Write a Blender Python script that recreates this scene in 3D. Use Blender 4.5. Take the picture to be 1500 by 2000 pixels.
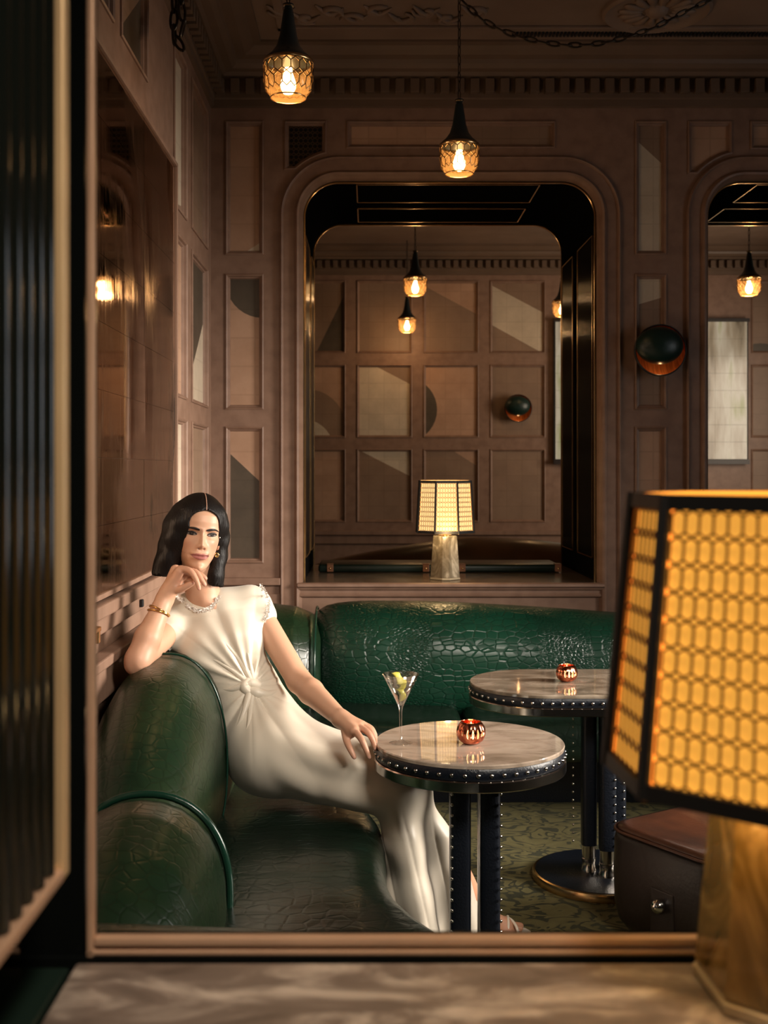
import bpy, bmesh, math, random
import numpy as np
from mathutils import Vector, Matrix
for o in list(bpy.data.objects): bpy.data.objects.remove(o)
S = bpy.context.scene
COL = S.collection
PI = math.pi
F = 2230.0; VX = 720.0; VY = 918.0; CH = 1.45
def P(px, py, d):
    return Vector(((px-VX)*d/F, d, CH-(py-VY)*d/F))

# ------------------------------------------------------------------ camera, world, lights, exposure
cam = bpy.data.cameras.new('camera'); camo = bpy.data.objects.new('camera', cam); COL.objects.link(camo)
camo.location = (0, 0, CH); camo.rotation_euler = (PI/2, 0, 0)
cam.sensor_fit = 'HORIZONTAL'; cam.sensor_width = 36; cam.lens = F/1500*36
cam.shift_x = 30/1500; cam.shift_y = -82/1500; cam.clip_start = 0.05
cam.dof.use_dof = True; cam.dof.focus_distance = 3.4; cam.dof.aperture_fstop = 7.5
S.camera = camo
w = bpy.data.worlds.new('World'); S.world = w; w.use_nodes = True
w.node_tree.nodes['Background'].inputs[0].default_value = (0.9, 0.62, 0.4, 1)
w.node_tree.nodes['Background'].inputs[1].default_value = 0.012
S.view_settings.view_transform = 'Standard'; S.view_settings.look = 'None'
S.view_settings.gamma = 1; S.view_settings.use_curve_mapping = False
S.view_settings.exposure = 0.1

def area(name, loc, target, sx, sy, power, color, spread=180):
    l = bpy.data.lights.new(name, 'AREA'); l.shape = 'RECTANGLE'; l.size = sx; l.size_y = sy
    l.energy = power; l.color = color; l.spread = math.radians(spread)
    o = bpy.data.objects.new(name, l); COL.objects.link(o); o.location = loc
    o.rotation_euler = (Vector(target)-Vector(loc)).to_track_quat('-Z', 'Y').to_euler()
    return o
def point(name, loc, power, color, r=0.03):
    l = bpy.data.lights.new(name, 'POINT'); l.energy = power; l.color = color; l.shadow_soft_size = r
    o = bpy.data.objects.new(name, l); COL.objects.link(o); o.location = loc
    return o
area('window_daylight', (3.25, 3.3, 1.6), (-0.3, 4.2, 0.78), 1.3, 1.2, 50, (1.0, 0.90, 0.78), 60)
area('added_bar_fill', (0.35, 0.15, 2.7), (-0.22, 1.08, 1.15), 0.3, 0.3, 2.3, (1.0, 0.82, 0.62), 50)  # unseen fill, added to brighten the bronze bars
area('added_woman_key', (1.35, 0.75, 2.55), (-0.22, 3.35, 0.93), 0.8, 0.6, 10.5, (1.0, 0.90, 0.77), 62)  # unseen soft key, added to light the woman from the front
area('added_far_fill', (4.0, 8.3, 1.9), (0.6, 10.3, 1.8), 1.2, 1.5, 27, (1.0, 0.82, 0.63), 130)  # unseen fill, added to lift the far room wall

# ------------------------------------------------------------------ helpers
def mesh_obj(name, bm_or_mesh, mat=None, parent=None, smooth=False, auto=None):
    if isinstance(bm_or_mesh, bmesh.types.BMesh):
        me = bpy.data.meshes.new(name); bm_or_mesh.normal_update(); bm_or_mesh.to_mesh(me); bm_or_mesh.free()
    else: me = bm_or_mesh
    if mat is not None:
        ms = mat if isinstance(mat, (list, tuple)) else [mat]
        for m in ms: me.materials.append(m)
    if smooth or auto:
        me.polygons.foreach_set('use_smooth', [True]*len(me.polygons))
    if auto: 
        try: me.set_sharp_from_angle(angle=math.radians(auto))
        except Exception: pass
    o = bpy.data.objects.new(name, me); COL.objects.link(o)
    if parent: o.parent = parent
    return o
def empty(name, loc=(0,0,0), rz=0, parent=None):
    o = bpy.data.objects.new(name, None); COL.objects.link(o); o.location = loc; o.rotation_euler = (0,0,rz)
    o.empty_display_size = 0.05
    if parent: o.parent = parent
    return o
def tag(o, label, cat, group=None, kind=None):
    o['label'] = label; o['category'] = cat
    if group: o['group'] = group
    if kind: o['kind'] = kind
    return o
def struct(o): o['kind'] = 'structure'; return o
def box(bm, x0, x1, y0, y1, z0, z1, mi=0, bev=0):
    vs = [bm.verts.new(c) for c in ((x0,y0,z0),(x1,y0,z0),(x1,y1,z0),(x0,y1,z0),(x0,y0,z1),(x1,y0,z1),(x1,y1,z1),(x0,y1,z1))]
    fs = [bm.faces.new([vs[i] for i in f]) for f in ((3,2,1,0),(4,5,6,7),(0,1,5,4),(1,2,6,5),(2,3,7,6),(3,0,4,7))]
    for f in fs: f.material_index = mi
    if bev:
        es = list({e for f in fs for e in f.edges})
        bmesh.ops.bevel(bm, geom=es, offset=bev, segments=2, affect='EDGES', profile=0.5)
    return vs
def boxbm(*a, **k):
    bm = bmesh.new(); box(bm, *a, **k); return bm
def loft(bm, rings, close=True, cap=False, mi=0):
    R = [[bm.verts.new(p) for p in r] for r in rings]
    n = len(R[0])
    for a, b in zip(R, R[1:]):
        for i in range(n if close else n-1):
            j = (i+1) % n
            try:
                f = bm.faces.new((a[i], a[j], b[j], b[i])); f.material_index = mi
            except ValueError: pass
    if cap:
        for r, rev in ((R[0], True), (R[-1], False)):
            try:
                f = bm.faces.new(r[::-1] if rev else r); f.material_index = mi
            except ValueError: pass
    return R
def lathe(bm, prof, n=40, c=(0,0,0), mi=0, ripple=None):
    rings = []
    for r, z in prof:
        ring = []
        for i in range(n):
            a = 2*PI*i/n; rr = max(r, 1e-5)
            if ripple: rr *= 1+ripple(a, z)
            ring.append((c[0]+rr*math.cos(a), c[1]+rr*math.sin(a), c[2]+z))
        rings.append(ring)
    loft(bm, rings, mi=mi)
def tube(bm, pts, rad, n=10, cap=True, flat=1.0, mi=0):
    pts = [Vector(p) for p in pts]
    if not hasattr(rad, '__len__'): rad = [rad]*len(pts)
    rad = [float(r) for r in rad]; rings = []; up = None
    for i, p in enumerate(pts):
        t = (pts[min(i+1, len(pts)-1)]-pts[max(i-1, 0)]).normalized()
        if up is None:
            up = Vector((0,0,1)) if abs(t.z) < 0.9 else Vector((1,0,0))
        a = t.cross(up).normalized(); b = a.cross(t).normalized(); up = b
        rings.append([p+rad[i]*(math.cos(2*PI*k/n)*a+flat*math.sin(2*PI*k/n)*b) for k in range(n)])
    loft(bm, rings, cap=cap, mi=mi)
def catmull(pts, m=6):
    pts = [Vector(p) for p in pts]; Q = [pts[0]]+pts+[pts[-1]]; out = []
    for i in range(1, len(Q)-2):
        for k in range(m):
            t = k/m; a, b, c, d = Q[i-1], Q[i], Q[i+1], Q[i+2]
            out.append(0.5*((2*b)+(c-a)*t+(2*a-5*b+4*c-d)*t*t+(3*b-a-3*c+d)*t**3))
    out.append(pts[-1]); return out
def interp(x, xs, ys): return float(np.interp(x, xs, ys))

# ------------------------------------------------------------------ materials
def newmat(name):
    m = bpy.data.materials.new(name); m.use_nodes = True
    nt = m.node_tree; b = nt.nodes['Principled BSDF']
    return m, nt, b
def nd(nt, t, **k):
    n = nt.nodes.new(t)
    for a, v in k.items():
        if a.startswith('i_'): n.inputs[a[2:].replace('_', ' ')].default_value = v
        else: setattr(n, a, v)
    return n
def coords(nt, scale=(1,1,1), rot=(0,0,0)):
    tc = nd(nt, 'ShaderNodeTexCoord'); mp = nd(nt, 'ShaderNodeMapping')
    mp.inputs['Scale'].default_value = scale; mp.inputs['Rotation'].default_value = rot
    nt.links.new(tc.outputs['Object'], mp.inputs['Vector']); return mp.outputs[0]
def c4(c): return (c[0], c[1], c[2], 1)
def ramp(nt, fac, stops):
    r = nd(nt, 'ShaderNodeValToRGB'); e = r.color_ramp.elements
    while len(e) < len(stops): e.new(0.5)
    for k, (p, c) in enumerate(stops): e[k].position = p; e[k].color = c4(c)
    nt.links.new(fac, r.inputs[0]); return r.outputs[0]
def mat(name, c, rough=0.5, metal=0, c2=None, nscale=(8,8,8), ndetail=4, bump=0, bscale=None, spec=0.5, coat=0, rvar=0, lo=.35, hi=.65, trans=0, sheen=0):
    m, nt, b = newmat(name)
    b.inputs['Base Color'].default_value = c4(c); b.inputs['Roughness'].default_value = rough
    b.inputs['Metallic'].default_value = metal; b.inputs['Specular IOR Level'].default_value = spec
    b.inputs['Coat Weight'].default_value = coat; b.inputs['Coat Roughness'].default_value = 0.08
    b.inputs['Transmission Weight'].default_value = trans
    b.inputs['Sheen Weight'].default_value = sheen
    if c2 or rvar:
        n = nd(nt, 'ShaderNodeTexNoise'); n.inputs['Scale'].default_value = 1; n.inputs['Detail'].default_value = ndetail
        nt.links.new(coords(nt, nscale), n.inputs['Vector'])
        if c2: nt.links.new(ramp(nt, n.outputs[0], [(lo, c), (hi, c2)]), b.inputs['Base Color'])
        if rvar:
            mr = nd(nt, 'ShaderNodeMapRange'); mr.inputs['To Min'].default_value = rough-rvar; mr.inputs['To Max'].default_value = rough+rvar
            mr.inputs['From Min'].default_value = .3; mr.inputs['From Max'].default_value = .7
            nt.links.new(n.outputs[0], mr.inputs['Value']); nt.links.new(mr.outputs[0], b.inputs['Roughness'])
    if bump:
        n2 = nd(nt, 'ShaderNodeTexNoise'); n2.inputs['Scale'].default_value = 1; n2.inputs['Detail'].default_value = 5
        nt.links.new(coords(nt, bscale or nscale), n2.inputs['Vector'])
        bp = nd(nt, 'ShaderNodeBump'); bp.inputs['Strength'].default_value = bump; bp.inputs['Distance'].default_value = 0.004
        nt.links.new(n2.outputs[0], bp.inputs['Height']); nt.links.new(bp.outputs[0], b.inputs['Normal'])
    return m
def emis(name, c, s):
    m, nt, b = newmat(name)
    b.inputs['Base Color'].default_value = c4(c); b.inputs['Emission Color'].default_value = c4(c); b.inputs['Emission Strength'].default_value = s
    return m
def croc(name, c, c2, rough=0.28, scale=(16,16,26), bump=0.6, wrinkle=0.0, mixlo=.46, mixhi=.54):
    m, nt, b = newmat(name)
    v = nd(nt, 'ShaderNodeTexVoronoi', feature='DISTANCE_TO_EDGE'); v.inputs['Scale'].default_value = 1; v.inputs['Randomness'].default_value = .65
    v2 = nd(nt, 'ShaderNodeTexVoronoi', feature='DISTANCE_TO_EDGE'); v2.inputs['Scale'].default_value = 1
    cs = coords(nt, scale); nt.links.new(cs, v.inputs['Vector'])
    nt.links.new(coords(nt, tuple(s*2.6 for s in scale)), v2.inputs['Vector'])
    n = nd(nt, 'ShaderNodeTexNoise'); n.inputs['Scale'].default_value = 1; nt.links.new(coords(nt, (4.5, 4.5, .8)), n.inputs['Vector'])
    r1 = nd(nt, 'ShaderNodeMapRange'); r1.inputs['From Max'].default_value = .12; nt.links.new(v.outputs['Distance'], r1.inputs['Value'])
    r2 = nd(nt, 'ShaderNodeMapRange'); r2.inputs['From Max'].default_value = .25; nt.links.new(v2.outputs['Distance'], r2.inputs['Value'])
    rm = nd(nt, 'ShaderNodeMapRange'); rm.inputs['From Min'].default_value = mixlo; rm.inputs['From Max'].default_value = mixhi
    nt.links.new(n.outputs[0], rm.inputs['Value'])
    mx = nd(nt, 'ShaderNodeMix'); mx.data_type = 'FLOAT'
    nt.links.new(rm.outputs[0], mx.inputs[0]); nt.links.new(r1.outputs[0], mx.inputs[2]); nt.links.new(r2.outputs[0], mx.inputs[3])
    bp = nd(nt, 'ShaderNodeBump'); bp.inputs['Strength'].default_value = bump; bp.inputs['Distance'].default_value = 0.003
    nt.links.new(mx.outputs[0], bp.inputs['Height'])
    last = bp
    if wrinkle:
        n3 = nd(nt, 'ShaderNodeTexNoise'); n3.inputs['Scale'].default_value = 1; n3.inputs['Detail'].default_value = 3; nt.links.new(coords(nt, (2.5, 14, 6)), n3.inputs['Vector'])
        b2 = nd(nt, 'ShaderNodeBump'); b2.inputs['Strength'].default_value = wrinkle; b2.inputs['Distance'].default_value = 0.03
        nt.links.new(n3.outputs[0], b2.inputs['Height']); nt.links.new(bp.outputs[0], b2.inputs['Normal']); last = b2
    nt.links.new(last.outputs[0], b.inputs['Normal'])
    n4 = nd(nt, 'ShaderNodeTexNoise'); n4.inputs['Scale'].default_value = 1; nt.links.new(coords(nt, (3, 3, 3)), n4.inputs['Vector'])
    col = ramp(nt, n4.outputs[0], [(.35, c), (.7, c2)])
    mc = nd(nt, 'ShaderNodeMix'); mc.data_type = 'RGBA'; mc.blend_type = 'MULTIPLY'; mc.inputs[0].default_value = .35
    nt.links.new(col, mc.inputs[6])
    rr = nd(nt, 'ShaderNodeMapRange'); rr.inputs['To Min'].default_value = .35; nt.links.new(mx.outputs[0], rr.inputs['Value'])
    nt.links.new(rr.outputs[0], mc.inputs[7]); nt.links.new(mc.outputs[2], b.inputs['Base Color'])
    b.inputs['Roughness'].default_value = rough; b.inputs['Specular IOR Level'].default_value = .5
    return m
def leaf(name, c, c2, rough=.5, metal=0.0):
    # painted / metal-leaf panel: cloudy colour and faint leaf squares
    m, nt, b = newmat(name)
    n = nd(nt, 'ShaderNodeTexNoise'); n.inputs['Scale'].default_value = 1; n.inputs['Detail'].default_value = 6; n.inputs['Roughness'].default_value = .65
    nt.links.new(coords(nt, (6, 6, 6)), n.inputs['Vector'])
    col = ramp(nt, n.outputs[0], [(.3, c), (.7, c2)])
    br = nd(nt, 'ShaderNodeTexBrick'); br.offset = 0
    br.inputs['Scale'].default_value = 1; br.inputs['Mortar Size'].default_value = .004; br.inputs['Brick Width'].default_value = .14; br.inputs['Row Height'].default_value = .14
    br.inputs['Color1'].default_value = (1,1,1,1); br.inputs['Color2'].default_value = (.86,.86,.86,1); br.inputs['Mortar'].default_value = (.78,.76,.74,1)
    nt.links.new(coords(nt, (1,1,1)), br.inputs['Vector'])
    mc = nd(nt, 'ShaderNodeMix'); mc.data_type = 'RGBA'; mc.blend_type = 'MULTIPLY'; mc.inputs[0].default_value = .7
    nt.links.new(col, mc.inputs[6]); nt.links.new(br.outputs[0], mc.inputs[7]); nt.links.new(mc.outputs[2], b.inputs['Base Color'])
    b.inputs['Roughness'].default_value = rough; b.inputs['Metallic'].default_value = metal
    return m
M = {}
M['wood'] = mat('limed_wood', (.215,.124,.084), .5, c2=(.275,.165,.115), nscale=(14,14,1.6), bump=.08, bscale=(70,70,6))
M['woodh'] = M['wood']
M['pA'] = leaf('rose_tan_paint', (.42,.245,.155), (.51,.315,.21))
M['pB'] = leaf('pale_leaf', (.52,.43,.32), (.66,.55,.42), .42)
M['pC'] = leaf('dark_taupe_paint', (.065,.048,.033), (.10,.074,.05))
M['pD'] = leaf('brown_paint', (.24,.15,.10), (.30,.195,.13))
M['black'] = mat('black_lacquer', (.004,.005,.005), .12, spec=.07)
M['blackmatte'] = mat('black_paint', (.012,.012,.013), .45)
M['niche'] = mat('matt_black_lining', (.006,.006,.006), .6, spec=.0)
M['brass'] = mat('aged_brass', (.72,.47,.22), .25, 1, c2=(.58,.36,.16), nscale=(20,20,20))
M['bronze'] = mat('rose_bronze', (.66,.43,.30), .38, .35, c2=(.56,.36,.25), nscale=(12,12,12))
M['brassb'] = mat('pale_brass', (.72,.52,.30), .38, .35, c2=(.62,.44,.25))
M['steel'] = mat('polished_steel', (.62,.58,.54), .16, 1)
M['copper'] = mat('copper', (.85,.36,.18), .25, 1)
M['navy'] = mat('navy_leather', (.004,.006,.011), .36, bump=.3, bscale=(160,160,160))
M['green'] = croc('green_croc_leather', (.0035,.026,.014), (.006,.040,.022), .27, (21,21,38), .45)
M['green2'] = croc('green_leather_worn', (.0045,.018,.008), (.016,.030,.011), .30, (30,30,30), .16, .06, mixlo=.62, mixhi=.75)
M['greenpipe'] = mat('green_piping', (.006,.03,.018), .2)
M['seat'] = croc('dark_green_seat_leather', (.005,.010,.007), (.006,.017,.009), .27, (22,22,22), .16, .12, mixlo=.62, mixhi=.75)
M['brown'] = mat('brown_leather', (.09,.030,.014), .33, c2=(.035,.014,.009), nscale=(5,5,5), bump=.25, bscale=(60,60,60))
M['browndk'] = mat('dark_brown_leather', (.018,.010,.008), .42, bump=.25, bscale=(60,60,60))
M['tan'] = mat('tan_leather_tab', (.22,.09,.04), .4)
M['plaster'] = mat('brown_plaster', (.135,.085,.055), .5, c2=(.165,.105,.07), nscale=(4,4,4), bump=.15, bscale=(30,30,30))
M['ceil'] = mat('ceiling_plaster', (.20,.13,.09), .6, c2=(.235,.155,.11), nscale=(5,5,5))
M['dark'] = mat('dark_wall', (.02,.017,.014), .6, c2=(.028,.023,.018))
# marble
def marble(name, a, b_, c, scale=5, rough=.15, rot=.6, vein=.75):
    m, nt, b = newmat(name)
    n = nd(nt, 'ShaderNodeTexNoise'); n.inputs['Scale'].default_value = 1; n.inputs['Detail'].default_value = 9; n.inputs['Roughness'].default_value = .6; n.inputs['Distortion'].default_value = 1.1
    nt.links.new(coords(nt, (scale, scale*2.2, scale), (0,0,rot)), n.inputs['Vector'])
    nt.links.new(ramp(nt, n.outputs[0], [(.30, a), (.5, b_), (vein, c)]), b.inputs['Base Color'])
    b.inputs['Roughness'].default_value = rough; b.inputs['Specular IOR Level'].default_value = .6 if rough > .1 else 1.0; b.inputs['IOR'].default_value = 1.5 if rough > .1 else 1.65
    return m
M['ledge'] = marble('taupe_marble', (.10,.077,.066), (.19,.15,.13), (.56,.48,.42), 8, .32, .9, .70)
M['tabletop'] = marble('brown_onyx_marble', (.20,.15,.105), (.47,.37,.29), (.62,.52,.42), 5, .03, .3, .72)
M['tabletop2'] = marble('striped_onyx_marble', (.11,.085,.06), (.24,.19,.14), (.40,.33,.26), 6, .06, -.4, .72)
M['alabaster'] = None
def carpet():
    m, nt, b = newmat('patterned_carpet')
    n = nd(nt, 'ShaderNodeTexNoise'); n.inputs['Scale'].default_value = 1; n.inputs['Detail'].default_value = 2; n.inputs['Distortion'].default_value = .8
    nt.links.new(coords(nt, (7, 10, 1)), n.inputs['Vector'])
    a = nd(nt, 'ShaderNodeMath', operation='MULTIPLY'); a.inputs[1].default_value = 6; nt.links.new(n.outputs[0], a.inputs[0])
    f = nd(nt, 'ShaderNodeMath', operation='FRACT'); nt.links.new(a.outputs[0], f.inputs[0])
    col = ramp(nt, f.outputs[0], [(.0, (.030,.031,.012)), (.22, (.034,.034,.013)), (.30, (.105,.090,.030)), (.9, (.130,.112,.040)), (1, (.012,.014,.005))])
    n2 = nd(nt, 'ShaderNodeTexNoise'); n2.inputs['Scale'].default_value = 1; nt.links.new(coords(nt, (400,400,400)), n2.inputs['Vector'])
    bp = nd(nt, 'ShaderNodeBump'); bp.inputs['Strength'].default_value = .6; bp.inputs['Distance'].default_value = .004; nt.links.new(n2.outputs[0], bp.inputs['Height'])
    nt.links.new(bp.outputs[0], b.inputs['Normal']); nt.links.new(col, b.inputs['Base Color']); b.inputs['Roughness'].default_value = .9
    return m
M['carpet'] = carpet()
def antique():
    m, nt, b = newmat('antique_mirror')
    n = nd(nt, 'ShaderNodeTexNoise'); n.inputs['Scale'].default_value = 1; n.inputs['Detail'].default_value = 8; n.inputs['Roughness'].default_value = .7; n.inputs['Distortion'].default_value = .7
    nt.links.new(coords(nt, (1.5, 1.5, .9)), n.inputs['Vector'])
    st = nd(nt, 'ShaderNodeTexNoise'); st.inputs['Scale'].default_value = 1; st.inputs['Detail'].default_value = 6
    nt.links.new(coords(nt, (60, 60, 3)), st.inputs['Vector'])
    col = ramp(nt, n.outputs[0], [(.36, (.10,.075,.055)), (.43, (.60,.44,.32)), (1, (.72,.54,.40))])
    nt.links.new(col, b.inputs['Base Color']); b.inputs['Metallic'].default_value = 1
    r = nd(nt, 'ShaderNodeMapRange'); r.inputs['From Min'].default_value = .35; r.inputs['From Max'].default_value = .6; r.inputs['To Min'].default_value = .26; r.inputs['To Max'].default_value = .02
    nt.links.new(n.outputs[0], r.inputs['Value'])
    r2 = nd(nt, 'ShaderNodeMapRange'); r2.inputs['From Min'].default_value = .45; r2.inputs['From Max'].default_value = .75; r2.inputs['To Max'].default_value = .08
    nt.links.new(st.outputs[0], r2.inputs['Value'])
    ad = nd(nt, 'ShaderNodeMath', operation='ADD'); nt.links.new(r.outputs[0], ad.inputs[0]); nt.links.new(r2.outputs[0], ad.inputs[1])
    nt.links.new(ad.outputs[0], b.inputs['Roughness'])
    return m
M['antique'] = antique()
def glassmat(name, c=(1,1,1), rough=0.0, ior=1.45):
    m, nt, b = newmat(name)
    b.inputs['Base Color'].default_value = c4(c); b.inputs['Transmission Weight'].default_value = 1
    b.inputs['Roughness'].default_value = rough; b.inputs['IOR'].default_value = ior
    return m
def thin(name, tint, refl=.04, edge=.75):
    m = bpy.data.materials.new(name); m.use_nodes = True; nt = m.node_tree; nt.nodes.remove(nt.nodes['Principled BSDF'])
    out = nt.nodes['Material Output']; t = nd(nt, 'ShaderNodeBsdfTransparent'); t.inputs[0].default_value = c4(tint)
    g = nd(nt, 'ShaderNodeBsdfGlossy'); g.inputs['Roughness'].default_value = .03; g.inputs['Color'].default_value = (1,1,1,1)
    lw = nd(nt, 'ShaderNodeLayerWeight'); lw.inputs[0].default_value = .35
    mr = nd(nt, 'ShaderNodeMapRange'); mr.inputs['To Min'].default_value = refl; mr.inputs['To Max'].default_value = edge; nt.links.new(lw.outputs['Facing'], mr.inputs['Value'])
    mx = nd(nt, 'ShaderNodeMixShader'); nt.links.new(mr.outputs[0], mx.inputs[0]); nt.links.new(t.outputs[0], mx.inputs[1]); nt.links.new(g.outputs[0], mx.inputs[2])
    nt.links.new(mx.outputs[0], out.inputs[0]); return m
M['glass'] = thin('clear_glass', (.97,.98,.98), .05, .65)
M['gin'] = thin('clear_spirit', (.93,.95,.90), .10, .8)
M['reed'] = mat('dark_reeded_glass', (.005,.007,.006), .12, .0, spec=.6)
M['amber'] = emis('lit_amber_shade', (1.0,.45,.062), .72)
M['cream'] = emis('lit_cream_shade', (1.0,.74,.34), 2.6)
M['opal'] = emis('opal_diffuser', (1.0,.66,.30), .95)
M['bulb'] = emis('glowing_bulb', (1.0,.60,.22), 26)
M['flame'] = emis('candle_flame', (1.0,.60,.22), 12)
M['filmg'] = mat('green_lacquer', (.008,.018,.014), .35)
# ------------------------------------------------------------------ room shell
D = 5.6; KX = D/F
XL = -308*KX                                     # left wall
def zz(py, d=D): return CH+(VY-py)*d/F
def xx(px, d=D): return (px-VX)*d/F
def rect(x0, x1, z0, z1): return [(x0,z0),(x1,z0),(x1,z1),(x0,z1)]
def rrect(x0, x1, z0, z1, r, n=14):
    pts = [(x0, z0), (x1, z0)]
    for k in range(n+1):
        a = PI/2*k/n; pts.append((x1-r+r*math.cos(a), z1-r+r*math.sin(a)))
    for k in range(n+1):
        a = PI/2+PI/2*k/n; pts.append((x0+r+r*math.cos(a), z1-r+r*math.sin(a)))
    return pts
def plate(name, outer, holes, thick, material, mw, parent=None, bev=0.0):
    cu = bpy.data.curves.new(name, 'CURVE'); cu.dimensions = '2D'; cu.fill_mode = 'BOTH'; cu.extrude = thick/2
    for poly in [outer]+holes:
        sp = cu.splines.new('POLY'); sp.points.add(len(poly)-1)
        for p, q in zip(sp.points, poly): p.co = (q[0], q[1], -thick/2, 1)
        sp.use_cyclic_u = True
    tmp = bpy.data.objects.new(name, cu); COL.objects.link(tmp)
    dg = bpy.context.evaluated_depsgraph_get(); me = bpy.data.meshes.new_from_object(tmp.evaluated_get(dg))
    bpy.data.objects.remove(tmp)
    me.materials.clear()
    o = mesh_obj(name, me, material, parent); o.matrix_world = mw; return o
def inset(poly, t):
    n = len(poly); out = []
    for i in range(n):
        a, b, c = Vector(poly[i-1]), Vector(poly[i]), Vector(poly[(i+1) % n])
        d1 = (b-a).normalized(); d2 = (c-b).normalized()
        n1 = Vector((-d1.y, d1.x)); n2 = Vector((-d2.y, d2.x)); m = (n1+n2)
        m = m/max(m.length_squared, .3)*2
        out.append(tuple(b+m*t))
    return out
def moulding(parent, poly, prof, material, name='moulding'):
    bm = bmesh.new(); rings = []
    for ins, h in prof: rings.append([(x, z, h) for x, z in (inset(poly, ins) if ins else poly)])
    loft(bm, rings)
    return mesh_obj(name, bm, material, parent)
PROF = [(0, 0), (0, .006), (.006, .009), (.012, .004), (.014, -.006), (.020, -.008), (.024, -.018)]
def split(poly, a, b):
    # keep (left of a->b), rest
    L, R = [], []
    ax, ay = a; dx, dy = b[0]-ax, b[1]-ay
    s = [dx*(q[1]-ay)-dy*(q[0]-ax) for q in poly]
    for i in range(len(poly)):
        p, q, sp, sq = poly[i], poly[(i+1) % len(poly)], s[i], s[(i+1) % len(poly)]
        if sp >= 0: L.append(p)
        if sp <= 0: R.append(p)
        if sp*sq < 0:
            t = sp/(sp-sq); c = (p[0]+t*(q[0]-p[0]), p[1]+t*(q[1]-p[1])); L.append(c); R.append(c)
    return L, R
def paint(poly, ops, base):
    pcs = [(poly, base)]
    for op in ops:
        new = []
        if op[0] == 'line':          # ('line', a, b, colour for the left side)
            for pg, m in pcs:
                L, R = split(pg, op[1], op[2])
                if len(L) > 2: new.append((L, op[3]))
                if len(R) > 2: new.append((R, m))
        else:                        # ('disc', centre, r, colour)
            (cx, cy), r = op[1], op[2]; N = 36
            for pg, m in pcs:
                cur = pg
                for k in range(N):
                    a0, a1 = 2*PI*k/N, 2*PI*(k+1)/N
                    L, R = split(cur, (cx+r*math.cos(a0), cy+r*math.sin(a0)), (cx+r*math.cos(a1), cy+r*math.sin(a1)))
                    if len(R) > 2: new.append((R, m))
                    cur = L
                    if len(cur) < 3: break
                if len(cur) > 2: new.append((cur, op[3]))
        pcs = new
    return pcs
def panel(parent, poly, ops=(), base='pA', depth=-.017, name='panel', convex=True):
    bm = bmesh.new(); keys = ['pA', 'pB', 'pC', 'pD']
    for pg, m in (paint(poly, ops, base) if convex else [(poly, base)]):
        vs = [bm.verts.new((x, z, depth)) for x, z in pg]
        try: f = bm.faces.new(vs); f.material_index = keys.index(m)
        except ValueError: pass
    bmesh.ops.dissolve_degenerate(bm, dist=1e-5, edges=bm.edges)
    o = mesh_obj(name, bm, [M[k] for k in keys], parent)
    moulding(parent, poly, PROF, M['wood'])
    return o
MB = Matrix(((1,0,0,0),(0,0,-1,D),(0,1,0,0),(0,0,0,1)))        # back wall frame: u=x, v=z, w=-y
ZC = 3.46
holes = []; panels = []
def bp(x0, x1, y0, y1, dd=D): return rect(xx(x0, dd), xx(x1, dd), zz(y1, dd), zz(y0, dd))
def wl(a, b, dd=D): return [(xx(a[0], dd), zz(a[1], dd)), (xx(b[0], dd), zz(b[1], dd))]
RB = [(236, 498), (535, 800), (833, 1100)]
def L_(a, b, col, dd=D): p, q = wl(a, b, dd); return ('line', p, q, col)
def C_(c, r, col, dd=D): return ('disc', (xx(c[0], dd), zz(c[1], dd)), r*dd/F, col)
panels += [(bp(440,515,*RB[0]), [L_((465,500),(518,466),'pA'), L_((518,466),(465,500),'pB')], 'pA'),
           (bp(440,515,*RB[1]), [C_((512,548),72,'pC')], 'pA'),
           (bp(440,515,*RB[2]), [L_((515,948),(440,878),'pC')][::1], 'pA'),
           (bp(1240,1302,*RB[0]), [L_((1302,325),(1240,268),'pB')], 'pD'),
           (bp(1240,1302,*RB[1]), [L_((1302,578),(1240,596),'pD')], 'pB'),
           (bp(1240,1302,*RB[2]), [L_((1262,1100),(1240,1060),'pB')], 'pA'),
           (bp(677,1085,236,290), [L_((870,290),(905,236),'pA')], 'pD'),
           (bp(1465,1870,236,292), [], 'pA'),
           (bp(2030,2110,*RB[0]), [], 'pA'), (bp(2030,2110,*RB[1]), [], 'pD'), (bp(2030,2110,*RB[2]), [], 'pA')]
# arch-cut corner panels (grilles and painted)
def archcut(x0, x1, y0, y1, cx, cy, r, left):
    # rectangle whose lower inner corner is cut by the circle (px) ; left=True when the arch lies to the right
    n = 10; pts = []
    X0, X1 = x0, x1
    if left:     # corner cut at bottom-right, circle centre to the lower right
        ya = cy-math.sqrt(max(r*r-(x1-cx)**2, 0)); 
        pts = [(x0, y0), (x0, y1)] 
        a0 = math.atan2(cy-y1, x0-cx) if (x0-cx)**2 < r*r else PI-math.asin(min((cy-y1)/r, 1))
        xs = cx-math.sqrt(max(r*r-(cy-y1)**2, 0))
        a0 = math.atan2(cy-y1, xs-cx); a1 = math.atan2(cy-ya, x1-cx)
        pts = [(x0, y0), (x0, y1)]
        for k in range(n+1):
            a = a0+(a1-a0)*k/n; pts.append((cx+r*math.cos(a), cy-r*math.sin(a)))
        pts.append((x1, y0))
    else:
        m = archcut(2*cx-x1, 2*cx-x0, y0, y1, cx, cy, r, True)
        pts = [(2*cx-a, b) for a, b in m][::-1]
    return [(xx(a), zz(b)) for a, b in pts]      # counter-clockwise in (x, z)
RO = 128
g1 = archcut(555, 638, 236, 332, 548+118, 307+118, RO, True)
g2 = archcut(1119, 1208, 236, 340, 1211-118, 307+118, RO, False)
g3 = archcut(1343, 1430, 236, 340, 1340+118, 307+118, RO, True)
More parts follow.
